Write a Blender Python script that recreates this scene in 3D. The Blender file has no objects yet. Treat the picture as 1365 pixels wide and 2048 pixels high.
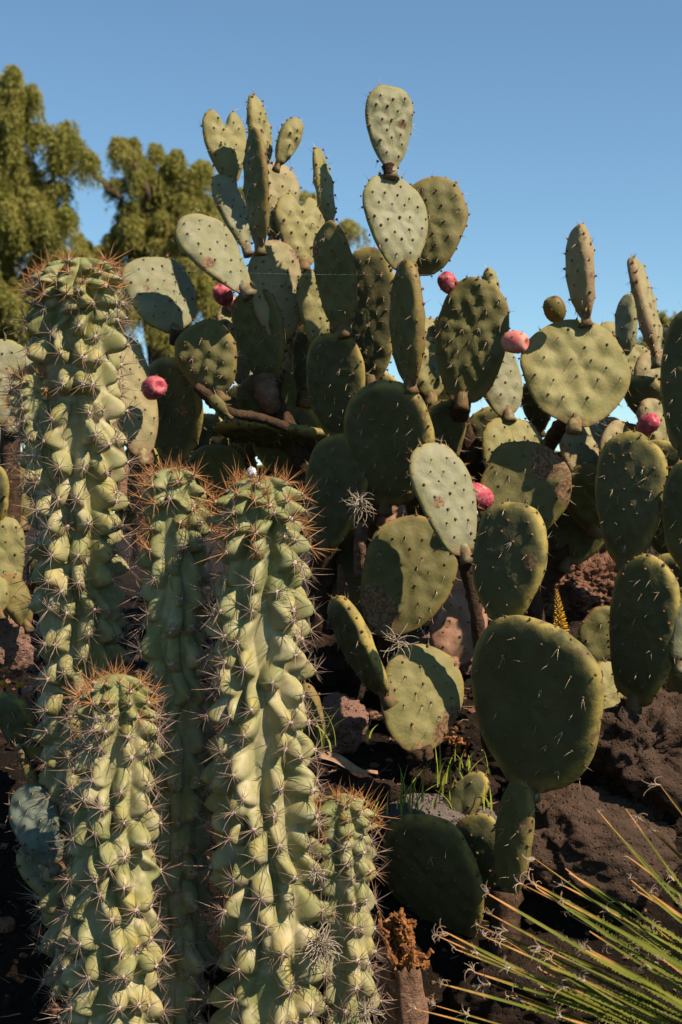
import bpy, math, random
import numpy as np
from mathutils import Vector, Matrix, noise as mnoise

random.seed(7)
rng = np.random.default_rng(11)
SC = bpy.context.scene
COL = SC.collection
R = math.radians

# ------------------------------------------------------------------ camera, sky, sun, exposure
CAMZ, FPX = 1.6, 2813.0
cam_d = bpy.data.cameras.new('camera')
cam = bpy.data.objects.new('camera', cam_d)
COL.objects.link(cam)
cam.location = (0, 0, CAMZ)
cam.rotation_euler = (R(90), 0, 0)
cam_d.sensor_fit = 'VERTICAL'
cam_d.sensor_height = 36.0
cam_d.sensor_width = 24.0
cam_d.lens = FPX / 2048 * 36.0
cam_d.clip_start = 0.05
cam_d.clip_end = 3000
cam_d.dof.use_dof = True
cam_d.dof.focus_distance = 2.8
cam_d.dof.aperture_fstop = 6.3
SC.camera = cam

SUN_EL = R(47)
SUN_AZ = R(125)          # clockwise from +Y (view direction): to the right and a little behind the camera
SUNV = Vector((math.sin(SUN_AZ) * math.cos(SUN_EL), math.cos(SUN_AZ) * math.cos(SUN_EL), math.sin(SUN_EL)))
world = bpy.data.worlds.new('World')
SC.world = world
world.use_nodes = True
wn = world.node_tree
sky = wn.nodes.new('ShaderNodeTexSky')
sky.sky_type = 'NISHITA'
sky.sun_disc = False
sky.sun_elevation = SUN_EL
sky.sun_rotation = SUN_AZ
sky.altitude = 400
sky.air_density = 0.95
sky.dust_density = 0.0
sky.ozone_density = 2.5
bg = wn.nodes['Background']
bg.inputs['Strength'].default_value = 0.071
wb = wn.nodes.new('ShaderNodeMix'); wb.data_type = 'RGBA'; wb.blend_type = 'MULTIPLY'
wb.inputs['Factor'].default_value = 1.0
wb.inputs['B'].default_value = (0.86, 1.01, 0.98, 1)          # the film's even colour cast
wn.links.new(sky.outputs[0], wb.inputs['A'])
wn.links.new(wb.outputs['Result'], bg.inputs['Color'])

sun_d = bpy.data.lights.new('sun', 'SUN')
sun_d.energy = 5.0
sun_d.angle = R(0.53)
sun_d.color = (1.0, 0.82, 0.62)
sun = bpy.data.objects.new('sun', sun_d)
COL.objects.link(sun)
sun.rotation_euler = SUNV.to_track_quat('Z', 'Y').to_euler()
sun.location = (4, -2, 8)

SC.view_settings.view_transform = 'Standard'
SC.view_settings.look = 'None'
SC.view_settings.gamma = 1.0
SC.view_settings.exposure = 1.0
SC.view_settings.use_curve_mapping = False

# ------------------------------------------------------------------ helpers
def P(px, py, Y):
    """point of the place seen at a spot of the photograph, at a distance Y in metres"""
    return np.array(((px - 682.5) / FPX * Y, Y, CAMZ - (py - 1024.0) / FPX * Y))

ORG = {}
def tag(o, label=None, cat=None, group=None, kind=None):
    if label: o['label'] = label
    if cat: o['category'] = cat
    if group: o['group'] = group
    if kind: o['kind'] = kind
    return o

def place(o, parent, origin):
    origin = np.array(origin, float)
    ORG[o.name] = origin
    if parent is not None:
        o.parent = parent
        o.location = tuple(origin - ORG[parent.name])
    else:
        o.location = tuple(origin)

def empty(name, origin):
    o = bpy.data.objects.new(name, None)
    o.empty_display_size = 0.1
    COL.objects.link(o)
    place(o, None, origin)
    return o

def mesh_np(name, verts, faces, smooth=True, matidx=None, attrs=None):
    """faces: list of arrays (n,3) / (n,4)"""
    me = bpy.data.meshes.new(name)
    verts = np.asarray(verts, np.float32)
    if not isinstance(faces, (list, tuple)): faces = [faces]
    faces = [np.asarray(f, np.int32) for f in faces if len(f)]
    nl = sum(f.size for f in faces); npoly = sum(len(f) for f in faces)
    me.vertices.add(len(verts)); me.vertices.foreach_set('co', verts.ravel())
    me.loops.add(nl); me.polygons.add(npoly)
    me.loops.foreach_set('vertex_index', np.concatenate([f.ravel() for f in faces]))
    tot = np.concatenate([np.full(len(f), f.shape[1], np.int32) for f in faces])
    start = np.concatenate(([0], np.cumsum(tot)[:-1])).astype(np.int32)
    me.polygons.foreach_set('loop_start', start)
    me.polygons.foreach_set('loop_total', tot)
    me.polygons.foreach_set('use_smooth', np.full(npoly, smooth, bool))
    if matidx is not None: me.polygons.foreach_set('material_index', np.asarray(matidx, np.int32))
    for k, v in (attrs or {}).items():
        a = me.attributes.new(k, 'FLOAT', 'POINT'); a.data.foreach_set('value', np.asarray(v, np.float32))
    me.update(calc_edges=True)
    me.validate()
    return me

def make(name, verts, faces, mats, parent=None, origin=(0, 0, 0), smooth=True, matidx=None, attrs=None):
    origin = np.array(origin, float)
    me = mesh_np(name, np.asarray(verts) - origin, faces, smooth, matidx, attrs)
    for m in (mats if isinstance(mats, (list, tuple)) else [mats]): me.materials.append(m)
    o = bpy.data.objects.new(name, me)
    COL.objects.link(o)
    place(o, parent, origin)
    return o

class MB:
    """collects loose bits into one mesh"""
    def __init__(s): s.v = []; s.t = []; s.q = []; s.n = 0; s.tm = []; s.qm = []; s.a = []
    def add(s, v, tris=None, quads=None, m=0, a=0.0):
        v = np.asarray(v, float)
        s.v.append(v)
        s.a.append(np.broadcast_to(np.asarray(a, float), (len(v),)))
        if tris is not None and len(tris): s.t.append(np.asarray(tris) + s.n); s.tm += [m] * len(tris)
        if quads is not None and len(quads): s.q.append(np.asarray(quads) + s.n); s.qm += [m] * len(quads)
        s.n += len(v)
    def build(s, name, mats, parent=None, origin=(0, 0, 0), smooth=True, attr=None):
        f = []
        if s.t: f.append(np.concatenate(s.t))
        if s.q: f.append(np.concatenate(s.q))
        return make(name, np.concatenate(s.v), f, mats, parent, origin, smooth, s.tm + s.qm,
                    {attr: np.concatenate(s.a)} if attr else None)
    def mesh(s, name, mats, smooth=True, attr=None):
        f = []
        if s.t: f.append(np.concatenate(s.t))
        if s.q: f.append(np.concatenate(s.q))
        me = mesh_np(name, np.concatenate(s.v), f, smooth, s.tm + s.qm, {attr: np.concatenate(s.a)} if attr else None)
        for m in mats: me.materials.append(m)
        return me

def unit(v):
    v = np.asarray(v, float); return v / (np.linalg.norm(v) + 1e-12)

def frame(d):
    d = unit(d)
    h = np.array((0, 0, 1.0)) if abs(d[2]) < 0.9 else np.array((1.0, 0, 0))
    a = unit(np.cross(h, d)); b = np.cross(d, a)
    return a, b, d

def cone(mb, p, d, L, r, n=3, m=0, bend=None):
    """a spine: tapered, optionally bent at its middle"""
    a, b, d = frame(d)
    p = np.asarray(p, float)
    ang = np.arange(n) * 2 * math.pi / n
    ring = p + (np.cos(ang)[:, None] * a + np.sin(ang)[:, None] * b) * r
    if bend is None:
        v = np.vstack((ring, p + d * L))
        mb.add(v, [(i, (i + 1) % n, n) for i in range(n)], m=m)
    else:
        mid = p + d * L * 0.55
        ring2 = mid + (np.cos(ang)[:, None] * a + np.sin(ang)[:, None] * b) * r * 0.7
        tip = mid + unit(d + np.asarray(bend)) * L * 0.45
        v = np.vstack((ring, ring2, tip))
        mb.add(v, [(n + i, n + (i + 1) % n, 2 * n) for i in range(n)],
               [(i, (i + 1) % n, n + (i + 1) % n, n + i) for i in range(n)], m=m)

def tube(mb, pts, rad, n=8, m=0, cap=True, wob=0.0, a=None):
    pts = np.asarray(pts, float); k = len(pts)
    rad = np.broadcast_to(np.asarray(rad, float), (k,))
    V = []; prev = None
    for i in range(k):
        d = unit(pts[min(i + 1, k - 1)] - pts[max(i - 1, 0)])
        if prev is None: x, y, _ = frame(d)
        else:
            x = unit(prev - d * np.dot(prev, d)); y = np.cross(d, x)
        prev = x
        ang = np.arange(n) * 2 * math.pi / n
        rr = rad[i] * (1 + wob * rng.normal(size=n))
        V.append(pts[i] + (np.cos(ang) * rr)[:, None] * x + (np.sin(ang) * rr)[:, None] * y)
    V = np.vstack(V)
    q = [(i * n + j, i * n + (j + 1) % n, (i + 1) * n + (j + 1) % n, (i + 1) * n + j) for i in range(k - 1) for j in range(n)]
    t = []
    if cap:
        V = np.vstack((V, pts[0], pts[-1]))
        t = [(j, k * n, (j + 1) % n) for j in range(n)] + [((k - 1) * n + j, (k - 1) * n + (j + 1) % n, k * n + 1) for j in range(n)]
    av = 0.0
    if a is not None:
        av = np.repeat(np.asarray(a, float), n)
        if cap: av = np.concatenate((av, [a[0], a[-1]]))
    mb.add(V, t, q, m=m, a=av)

def dome(mb, p, d, r, h, m=0, n=6):
    a, b, d = frame(d); p = np.asarray(p, float)
    ang = np.arange(n) * 2 * math.pi / n
    c = np.cos(ang)[:, None] * a + np.sin(ang)[:, None] * b
    v = np.vstack((p - d * h * 0.4 + c * r, p + d * h * 0.6 + c * r * 0.7, p + d * h))
    mb.add(v, [(n + i, n + (i + 1) % n, 2 * n) for i in range(n)],
           [(i, (i + 1) % n, n + (i + 1) % n, n + i) for i in range(n)], m=m)

# ------------------------------------------------------------------ materials
def mat(name, rough=0.6, spec=0.3):
    m = bpy.data.materials.new(name); m.use_nodes = True
    nt = m.node_tree; b = nt.nodes['Principled BSDF']
    b.inputs['Roughness'].default_value = rough
    b.inputs['Specular IOR Level'].default_value = spec
    return m, nt, b

ALB = 0.70      # overall reflectance of the dusty plants and stones
class NT:
    k = 1.0
    def __init__(s, nt): s.nt = nt
    def pos(s): return s.nt.nodes.new('ShaderNodeNewGeometry').outputs['Position']
    def obj(s): return s.nt.nodes.new('ShaderNodeTexCoord').outputs['Object']
    def attr(s, n):
        a = s.nt.nodes.new('ShaderNodeAttribute'); a.attribute_name = n; return a.outputs['Fac']
    def noise(s, vec, scale, detail=4, rough=0.55, dist=0.0):
        n = s.nt.nodes.new('ShaderNodeTexNoise'); n.inputs['Scale'].default_value = scale
        n.inputs['Detail'].default_value = detail; n.inputs['Roughness'].default_value = rough
        n.inputs['Distortion'].default_value = dist
        s.nt.links.new(vec, n.inputs['Vector']); return n.outputs['Fac']
    def voro(s, vec, scale, feature='F1'):
        n = s.nt.nodes.new('ShaderNodeTexVoronoi'); n.feature = feature; n.inputs['Scale'].default_value = scale
        s.nt.links.new(vec, n.inputs['Vector']); return n.outputs['Distance']
    def ramp(s, f, a, b):
        n = s.nt.nodes.new('ShaderNodeMapRange'); n.clamp = True; n.interpolation_type = 'SMOOTHSTEP'
        n.inputs['From Min'].default_value = a; n.inputs['From Max'].default_value = b
        s.nt.links.new(f, n.inputs['Value']); return n.outputs['Result']
    def remap(s, f, a, b, lo, hi):
        n = s.nt.nodes.new('ShaderNodeMapRange'); n.clamp = True
        for k, x in (('From Min', a), ('From Max', b), ('To Min', lo), ('To Max', hi)): n.inputs[k].default_value = x
        s.nt.links.new(f, n.inputs['Value']); return n.outputs['Result']
    def mul(s, a, b, op='MULTIPLY'):
        n = s.nt.nodes.new('ShaderNodeMath'); n.operation = op; n.use_clamp = op == 'MULTIPLY'
        for i, x in enumerate((a, b)):
            if isinstance(x, (int, float)): n.inputs[i].default_value = x
            else: s.nt.links.new(x, n.inputs[i])
        return n.outputs[0]
    def mix(s, f, a, b):
        n = s.nt.nodes.new('ShaderNodeMix'); n.data_type = 'RGBA'
        for sock, x in ((n.inputs['Factor'], f), (n.inputs['A'], a), (n.inputs['B'], b)):
            if isinstance(x, (int, float)): sock.default_value = x
            elif isinstance(x, tuple): sock.default_value = (*[c * s.k for c in x], 1)
            else: s.nt.links.new(x, sock)
        return n.outputs['Result']
    def bump(s, h, strength, dist):
        n = s.nt.nodes.new('ShaderNodeBump'); n.inputs['Strength'].default_value = strength
        n.inputs['Distance'].default_value = dist
        s.nt.links.new(h, n.inputs['Height']); return n.outputs['Normal']
    def link(s, a, b): s.nt.links.new(a, b)

def pad_material(name, ca, cb, rim, rim_amt=0.6, scar=0.0, spec=0.18):
    m, nt, b = mat(name, 0.48, spec)
    n = NT(nt); n.k = ALB; p = n.pos()
    c = n.mix(n.ramp(n.noise(p, 14, 5), 0.35, 0.65), ca, cb)
    c = n.mix(n.mul(n.ramp(n.noise(p, 55, 3), 0.5, 0.75), 0.35), c, tuple(x * 1.25 for x in ca))
    r = n.ramp(n.attr('rim'), 0.80, 1.0)
    c = n.mix(n.mul(n.mul(r, n.ramp(n.noise(p, 25, 3), 0.25, 0.6)), rim_amt), c, rim)
    # corky brown base and cork scabs on the rim
    bs = n.ramp(n.attr('along'), 0.13, 0.02)
    c = n.mix(n.mul(n.mul(bs, n.ramp(n.noise(p, 60, 4), 0.35, 0.55)), 0.9), c, (0.17, 0.095, 0.045))
    rs = n.mul(n.ramp(n.attr('rim'), 0.88, 0.98), n.ramp(n.noise(p, 38, 4, 0.6), 0.56, 0.64))
    c = n.mix(n.mul(rs, 0.75), c, (0.16, 0.085, 0.045))
    sc = n.ramp(n.noise(p, 17, 6, 0.62), 0.70 - 0.12 * scar, 0.76 - 0.12 * scar)
    c = n.mix(n.mul(sc, 0.8), c, (0.22, 0.12, 0.05))
    sb = n.ramp(n.mul(n.attr('scab'), n.mul(n.noise(p, 70, 5, 0.65), 0.9), 'ADD'), 0.78, 0.95)
    c = n.mix(n.mul(sb, 0.9), c, n.mix(n.ramp(n.noise(p, 150, 3), 0.4, 0.6), (0.12, 0.06, 0.03), (0.26, 0.16, 0.09)))
    st = n.mul(n.ramp(n.noise(p, 5, 4, 0.6), 0.5, 0.72), 0.28)
    c = n.mix(st, c, tuple(x * 0.62 for x in cb))
    sp = n.ramp(n.voro(p, 210), 0.10, 0.05)
    c = n.mix(n.mul(n.mul(sp, n.ramp(n.noise(p, 30, 2), 0.5, 0.6)), 0.5), c, (0.45, 0.42, 0.3))
    n.link(c, b.inputs['Base Color'])
    n.link(n.remap(n.noise(p, 30, 4), 0.3, 0.7, 0.52, 0.8), b.inputs['Roughness'])
    h = n.mul(n.noise(p, 120, 5, 0.6), n.mul(n.noise(p, 34, 3), 2.0), 'ADD')
    n.link(n.bump(h, 0.28, 0.005), b.inputs['Normal'])
    return m

M = {}
M['pale'] = pad_material('pad_glaucous_green', (0.255, 0.255, 0.165), (0.21, 0.215, 0.12), (0.30, 0.26, 0.07), 0.6)
M['lime'] = pad_material('pad_yellow_green', (0.27, 0.245, 0.105), (0.225, 0.215, 0.085), (0.28, 0.21, 0.05), 0.6)
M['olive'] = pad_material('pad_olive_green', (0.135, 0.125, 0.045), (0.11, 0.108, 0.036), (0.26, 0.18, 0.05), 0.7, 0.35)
M['beige'] = pad_material('pad_beige_green', (0.31, 0.265, 0.14), (0.26, 0.245, 0.12), (0.32, 0.19, 0.11), 0.7, 0.3)
M['green'] = pad_material('pad_deep_green_shaded', (0.105, 0.102, 0.044), (0.082, 0.083, 0.034), (0.36, 0.29, 0.08), 1.0)  # deep green darkened for pads in shade, rim brightened as their sunlit edge
M['blue'] = pad_material('pad_blue_green', (0.15, 0.19, 0.16), (0.115, 0.15, 0.11), (0.20, 0.18, 0.07), 0.4)
M['rust'] = pad_material('pad_rusty', (0.22, 0.155, 0.05), (0.16, 0.15, 0.045), (0.25, 0.12, 0.035), 0.9, 1.0)
M['dead'] = pad_material('pad_dead_pink', (0.38, 0.22, 0.155), (0.26, 0.145, 0.09), (0.36, 0.16, 0.12), 0.8, 1.0, 0.1)

def simple(name, ca, cb, scale, rough=0.7, spec=0.2, bump=None, coords='pos'):
    m, nt, b = mat(name, rough, spec); n = NT(nt); n.k = ALB
    p = n.pos() if coords == 'pos' else n.obj()
    f = n.noise(p, scale, 5, 0.6)
    n.link(n.mix(n.ramp(f, 0.3, 0.7), ca, cb), b.inputs['Base Color'])
    if bump: n.link(n.bump(n.noise(p, bump[0], 6, 0.65), bump[1], bump[2]), b.inputs['Normal'])
    return m

M['areole'] = simple('areole_wool', (0.10, 0.055, 0.025), (0.20, 0.11, 0.04), 90)
M['spine'] = simple('pad_spine', (0.62, 0.55, 0.42), (0.45, 0.34, 0.20), 60, 0.5)
M['glochid'] = simple('orange_glochids', (0.52, 0.27, 0.05), (0.40, 0.17, 0.03), 60, 0.6)
M['spine_old'] = simple('grey_pink_spine', (0.36, 0.26, 0.205), (0.20, 0.13, 0.095), 45, 0.5)
M['spine_young'] = simple('red_brown_spine', (0.42, 0.17, 0.07), (0.50, 0.27, 0.10), 45, 0.5)
M['wool'] = simple('areole_felt', (0.50, 0.42, 0.36), (0.32, 0.24, 0.18), 130, 0.9)
M['wood'] = simple('woody_stem', (0.10, 0.062, 0.038), (0.05, 0.03, 0.02), 30, 0.9, 0.1, (90, 0.9, 0.01))
M['pinkwood'] = simple('pinkish_woody_stem', (0.33, 0.20, 0.135), (0.17, 0.10, 0.065), 32, 0.9, 0.1, (85, 1.0, 0.015))
M['rot'] = simple('rotten_orange_pulp', (0.50, 0.22, 0.07), (0.14, 0.06, 0.03), 70, 0.9, 0.1, (120, 1.0, 0.01))
M['leafdry'] = simple('dry_leaf', (0.40, 0.25, 0.16), (0.27, 0.16, 0.10), 40, 0.8)
M['moss'] = simple('grey_air_plant', (0.42, 0.36, 0.29), (0.30, 0.25, 0.18), 60, 0.8)
M['silk'] = simple('spider_silk', (0.7, 0.7, 0.7), (0.6, 0.6, 0.6), 10, 0.4)
M['white'] = simple('white_fluff', (0.70, 0.68, 0.72), (0.52, 0.5, 0.56), 120, 0.9)
M['yellow'] = simple('yellow_floret', (0.62, 0.36, 0.02), (0.48, 0.24, 0.02), 90, 0.5)
M['orange'] = simple('orange_succulent', (0.55, 0.22, 0.03), (0.45, 0.12, 0.03), 35, 0.4, 0.4)
M['grass'] = simple('grass_blade', (0.20, 0.26, 0.03), (0.28, 0.30, 0.05), 25, 0.5)
M['bark'] = simple('tree_bark', (0.14, 0.095, 0.06), (0.08, 0.055, 0.04), 3, 0.9, 0.1)

# fruit skin
m, nt, b = mat('fruit_skin', 0.55, 0.25); n = NT(nt); n.k = ALB; p = n.pos()
c = n.mix(n.ramp(n.noise(p, 40, 3), 0.35, 0.7), (0.40, 0.035, 0.075), (0.52, 0.13, 0.15))
c = n.mix(n.mul(n.ramp(n.noise(p, 75, 5, 0.65), 0.52, 0.66), 0.8), c, (0.55, 0.33, 0.27))
n.link(c, b.inputs['Base Color']); n.link(n.bump(n.noise(p, 150, 3), 0.3, 0.003), b.inputs['Normal'])
M['fruit'] = m
m, nt, b = mat('unripe_fruit_skin', 0.55, 0.25); n = NT(nt); n.k = .45; p = n.pos()
n.link(n.mix(n.ramp(n.noise(p, 30, 3), 0.4, 0.6), (0.20, 0.16, 0.03), (0.32, 0.15, 0.03)), b.inputs['Base Color'])
M['unripe'] = m
m, nt, b = mat('peach_fruit_skin', 0.55, 0.25); n = NT(nt); n.k = ALB; p = n.pos()
c = n.mix(n.ramp(n.noise(p, 45, 3), 0.35, 0.65), (0.60, 0.15, 0.14), (0.66, 0.32, 0.24))
n.link(c, b.inputs['Base Color'])
M['peach'] = m

# column flesh
m, nt, b = mat('column_flesh', 0.5, 0.22); n = NT(nt); n.k = ALB; p = n.pos()
c = n.mix(n.ramp(n.noise(p, 9, 4), 0.35, 0.65), (0.22, 0.23, 0.09), (0.36, 0.335, 0.175))
c = n.mix(n.mul(n.ramp(n.noise(p, 26, 5, 0.6), 0.5, 0.68), 0.75), c, (0.50, 0.44, 0.30))
yl = n.mul(n.attr('yellow'), n.ramp(n.noise(p, 16, 3), 0.42, 0.66))
c = n.mix(n.mul(yl, 0.55), c, (0.42, 0.32, 0.06))
c = n.mix(n.mul(n.attr('young'), 0.7), c, (0.14, 0.19, 0.065))
c = n.mix(n.mul(n.ramp(n.noise(p, 33, 6, 0.65), 0.64, 0.72), 0.75), c, (0.30, 0.20, 0.12))
c = n.mix(n.mul(n.ramp(n.voro(p, 260), 0.09, 0.04), 0.35), c, (0.5, 0.46, 0.3))
n.link(c, b.inputs['Base Color'])
n.link(n.remap(n.noise(p, 30, 4), 0.3, 0.7, 0.45, 0.75), b.inputs['Roughness'])
n.link(n.bump(n.noise(p, 90, 5, 0.6), 0.18, 0.004), b.inputs['Normal'])
M['column'] = m

# soil, rocks
m, nt, b = mat('dark_volcanic_soil', 0.95, 0.1); n = NT(nt); p = n.pos()
c = n.mix(n.ramp(n.noise(p, 6, 6), 0.35, 0.7), (0.011, 0.008, 0.006), (0.022, 0.015, 0.010))
c = n.mix(n.ramp(n.noise(p, 60, 4), 0.55, 0.7), c, (0.035, 0.024, 0.016))
n.link(c, b.inputs['Base Color'])
n.link(n.bump(n.noise(p, 55, 8, 0.7), 1.0, 0.03), b.inputs['Normal'])
M['soil'] = m
def rock_material(name, ca, cb, pits=(0.03, 0.02, 0.015)):
    m, nt, b = mat(name, 0.95, 0.1); n = NT(nt); n.k = ALB; p = n.pos()
    c = n.mix(n.ramp(n.noise(p, 18, 6, 0.6), 0.3, 0.7), ca, cb)
    c = n.mix(n.mul(n.ramp(n.noise(p, 130, 4, 0.6), 0.62, 0.72), 0.6), c, tuple(min(1, x * 2.2) for x in ca))
    v = n.voro(p, 95)
    c = n.mix(n.mul(n.ramp(v, 0.22, 0.12), 0.5), c, pits)
    n.link(c, b.inputs['Base Color'])
    h = n.mul(n.noise(p, 70, 8, 0.7), n.mul(n.ramp(v, 0.0, 0.35), 0.5), 'ADD')
    n.link(n.bump(h, 1.0, 0.02), b.inputs['Normal'])
    return m
M['rock_red'] = rock_material('rock_reddish', (0.27, 0.14, 0.095), (0.36, 0.20, 0.135))
M['rock_dark'] = rock_material('rock_dark_brown', (0.032, 0.021, 0.015), (0.055, 0.036, 0.026))
M['rock_brown'] = rock_material('rock_brown', (0.085, 0.056, 0.04), (0.13, 0.086, 0.062))
M['rock_pink'] = rock_material('rock_pinkish', (0.40, 0.24, 0.19), (0.30, 0.18, 0.14), (0.12, 0.07, 0.05))
M['rock_grey'] = rock_material('rock_grey', (0.20, 0.165, 0.15), (0.26, 0.21, 0.185))

# tree foliage
def leaf_material(name, ca, cb, cc):
    m, nt, b = mat(name, 0.6, 0.2); n = NT(nt); p = n.pos()
    c = n.mix(n.ramp(n.noise(p, 0.9, 4), 0.3, 0.7), ca, cb)
    c = n.mix(n.mul(n.ramp(n.noise(p, 7, 3), 0.5, 0.8), 0.6), c, cc)
    n.link(c, b.inputs['Base Color'])
    tr = nt.nodes.new('ShaderNodeBsdfTranslucent'); n.link(c, tr.inputs['Color'])
    mx = nt.nodes.new('ShaderNodeMixShader'); mx.inputs[0].default_value = 0.5
    n.link(b.outputs[0], mx.inputs[1]); n.link(tr.outputs[0], mx.inputs[2])
    n.link(mx.outputs[0], nt.nodes['Material Output'].inputs['Surface'])
    return m
M['leaves'] = leaf_material('pepper_tree_leaves', (0.235, 0.24, 0.055), (0.31, 0.29, 0.08), (0.41, 0.34, 0.12))

# desert spoon leaf (green, drying to tan at the tip)
m, nt, b = mat('spoon_leaf', 0.6, 0.1); n = NT(nt); n.k = ALB; p = n.pos()
t = n.attr('along')
c = n.mix(n.ramp(n.noise(p, 12, 3), 0.3, 0.7), (0.08, 0.10, 0.010), (0.15, 0.155, 0.020))
tt = n.mul(t, n.mul(n.noise(p, 20, 3), 0.16), 'ADD')
c = n.mix(n.ramp(tt, 1.005, 1.06), c, (0.44, 0.22, 0.07))
n.link(c, b.inputs['Base Color'])
M['spoon'] = m
M['fray'] = simple('frayed_fibre', (0.55, 0.44, 0.34), (0.42, 0.27, 0.14), 30, 0.8)
M['tan'] = simple('dry_leaf_end', (0.50, 0.30, 0.13), (0.40, 0.19, 0.07), 40, 0.7)

# ------------------------------------------------------------------ ground: a planted bank that climbs away from the camera
GY = np.array([-50, 0, 2.3, 2.6, 2.8, 3.1, 3.6, 4.2, 5.2, 6.5, 9, 14, 40, 3000])
GZ = np.array([0.0, 0.0, 0.12, 0.32, 0.60, 0.95, 1.19, 1.33, 1.40, 1.30, 0.9, 0.2, 0.0, 0.0])
def gz(x, y):
    return float(np.interp(y, GY, GZ)) + (0.045 * mnoise.noise(Vector((x * 2.1, y * 2.1, 3.3))) + 0.02 * mnoise.noise(Vector((x * 7, y * 7, 1.3)))) * (1 if 1.5 < y < 9 else 0.3)
xs = np.concatenate((-np.geomspace(2000, 2.6, 22), np.linspace(-2.5, 2.5, 140), np.geomspace(2.6, 2000, 22)))
ys = np.concatenate((np.linspace(-40, 2.1, 12), np.linspace(2.15, 5.0, 110), np.geomspace(5.05, 2500, 40)))
GV = np.array([(x, y, gz(x, y)) for y in ys for x in xs])
nx = len(xs)
ii, jj = np.meshgrid(np.arange(len(ys) - 1), np.arange(nx - 1), indexing='ij')
GF = np.stack((ii * nx + jj, ii * nx + jj + 1, (ii + 1) * nx + jj + 1, (ii + 1) * nx + jj), -1).reshape(-1, 4)
tag(make('ground', GV, GF, M['soil']), kind='structure')

# ------------------------------------------------------------------ rocks
def icosphere(sub):
    t = (1 + 5 ** 0.5) / 2
    v = [(-1, t, 0), (1, t, 0), (-1, -t, 0), (1, -t, 0), (0, -1, t), (0, 1, t), (0, -1, -t), (0, 1, -t), (t, 0, -1), (t, 0, 1), (-t, 0, -1), (-t, 0, 1)]
    v = [unit(a) for a in v]
    f = [(0, 11, 5), (0, 5, 1), (0, 1, 7), (0, 7, 10), (0, 10, 11), (1, 5, 9), (5, 11, 4), (11, 10, 2), (10, 7, 6), (7, 1, 8),
         (3, 9, 4), (3, 4, 2), (3, 2, 6), (3, 6, 8), (3, 8, 9), (4, 9, 5), (2, 4, 11), (6, 2, 10), (8, 6, 7), (9, 8, 1)]
    for _ in range(sub):
        cache = {}; nf = []
        def mid(a, b):
            k = (min(a, b), max(a, b))
            if k not in cache: cache[k] = len(v); v.append(unit((np.array(v[a]) + v[b]) / 2))
            return cache[k]
        for a, b, c in f:
            ab, bc, ca = mid(a, b), mid(b, c), mid(c, a)
            nf += [(a, ab, ca), (b, bc, ab), (c, ca, bc), (ab, bc, ca)]
        f = nf
    return np.array(v), np.array(f)
ICO = {k: icosphere(k) for k in (1, 3, 4, 5)}

def rock(px, py, rx, ry, Y, material, label, seed, rough=0.25, crumb=0.0, depth=0.8, sub=4, group='rocks in the planted bank'):
    v, f = ICO[sub]
    c = P(px, py, Y); k = Y / FPX
    s = np.array((rx * k, (rx + ry) / 2 * k * depth, ry * k))
    out = []
    off = Vector((seed * 7.1, seed * 3.7, seed * 1.9))
    for q in v:
        w = Vector(q)
        d = 1 + rough * 1.6 * mnoise.noise(w * 1.3 + off) + rough * 0.8 * mnoise.noise(w * 3.1 + off)
        d += 0.10 * rough * 4 * mnoise.noise(w * 7.0 + off)
        # facets
        cell = mnoise.cell_vector(w * 1.7 + off)
        d += rough * 0.25 * (cell.x - 0.5)
        if crumb: d += crumb * (abs(mnoise.noise(w * 11 + off)) + 0.6 * abs(mnoise.noise(w * 23 + off)) - 0.25)
        out.append(q * d * s)
    o = make('rock', c + np.array(out), f, material, None, c, smooth=True)
    return tag(o, label, 'rock', group)

rock(1185, 1185, 130, 78, 3.85, M['rock_red'], 'crumbly reddish brown lava rock behind the aloe flower spike', 1, 0.22, 0.22, sub=5)
rock(1180, 1700, 175, 118, 2.98, M['rock_brown'], 'large dark brown pitted boulder above the desert spoon leaves', 2, 0.16, 0.05, sub=5)
rock(665, 1340, 75, 72, 3.45, M['rock_dark'], 'dark pitted rock behind the pad leaning left', 3, 0.25, 0.06)
rock(672, 1455, 52, 55, 3.3, M['rock_pink'], 'pinkish brown grooved rock beside the central column cactus', 4, 0.3, 0.12)
rock(10, 1290, 48, 62, 3.3, M['rock_pink'], 'rough pink rock at the left edge under rusty pads', 5, 0.25, 0.10)
rock(865, 1640, 130, 50, 3.02, M['rock_grey'], 'flat grey slab with grass growing along it', 6, 0.15, 0.03)
rock(1300, 1500, 120, 110, 3.02, M['rock_brown'], 'dark crumbling rock at the right edge below the shaded pads', 7, 0.3, 0.2)
rock(905, 1565, 75, 40, 3.1, M['rock_dark'], 'low brown stone in the grass under the half shaded pad', 8, 0.25, 0.08)
rock(1180, 1320, 130, 70, 3.7, M['rock_dark'], 'dark boulder under the reddish lava rock', 9, 0.25, 0.1)
rock(900, 1300, 75, 42, 3.5, M['rock_pink'], 'pale pink stone under the blotched dead pad', 10, 0.25, 0.08)
rock(700, 1600, 95, 50, 3.03, M['rock_dark'], 'dark stone under the curled dry leaf', 12, 0.2, 0.06)
rock(60, 1420, 60, 40, 3.05, M['rock_pink'], 'pink stone below the orange succulent', 13, 0.25, 0.1)
rock(690, 1215, 90, 60, 3.75, M['rock_dark'], 'dark stone among the woody stems at the centre', 14, 0.3, 0.1)
rock(1070, 1980, 160, 110, 2.78, M['rock_dark'], 'dark low boulder behind the desert spoon leaves at the bottom', 15, 0.2, 0.06)
rock(350, 1500, 90, 110, 3.2, M['rock_dark'], 'added dark boulder filling the shaded gap between the two front column cacti', 16, 0.25, 0.08)  # boulder added to darken the shaded gap between the columns

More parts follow.
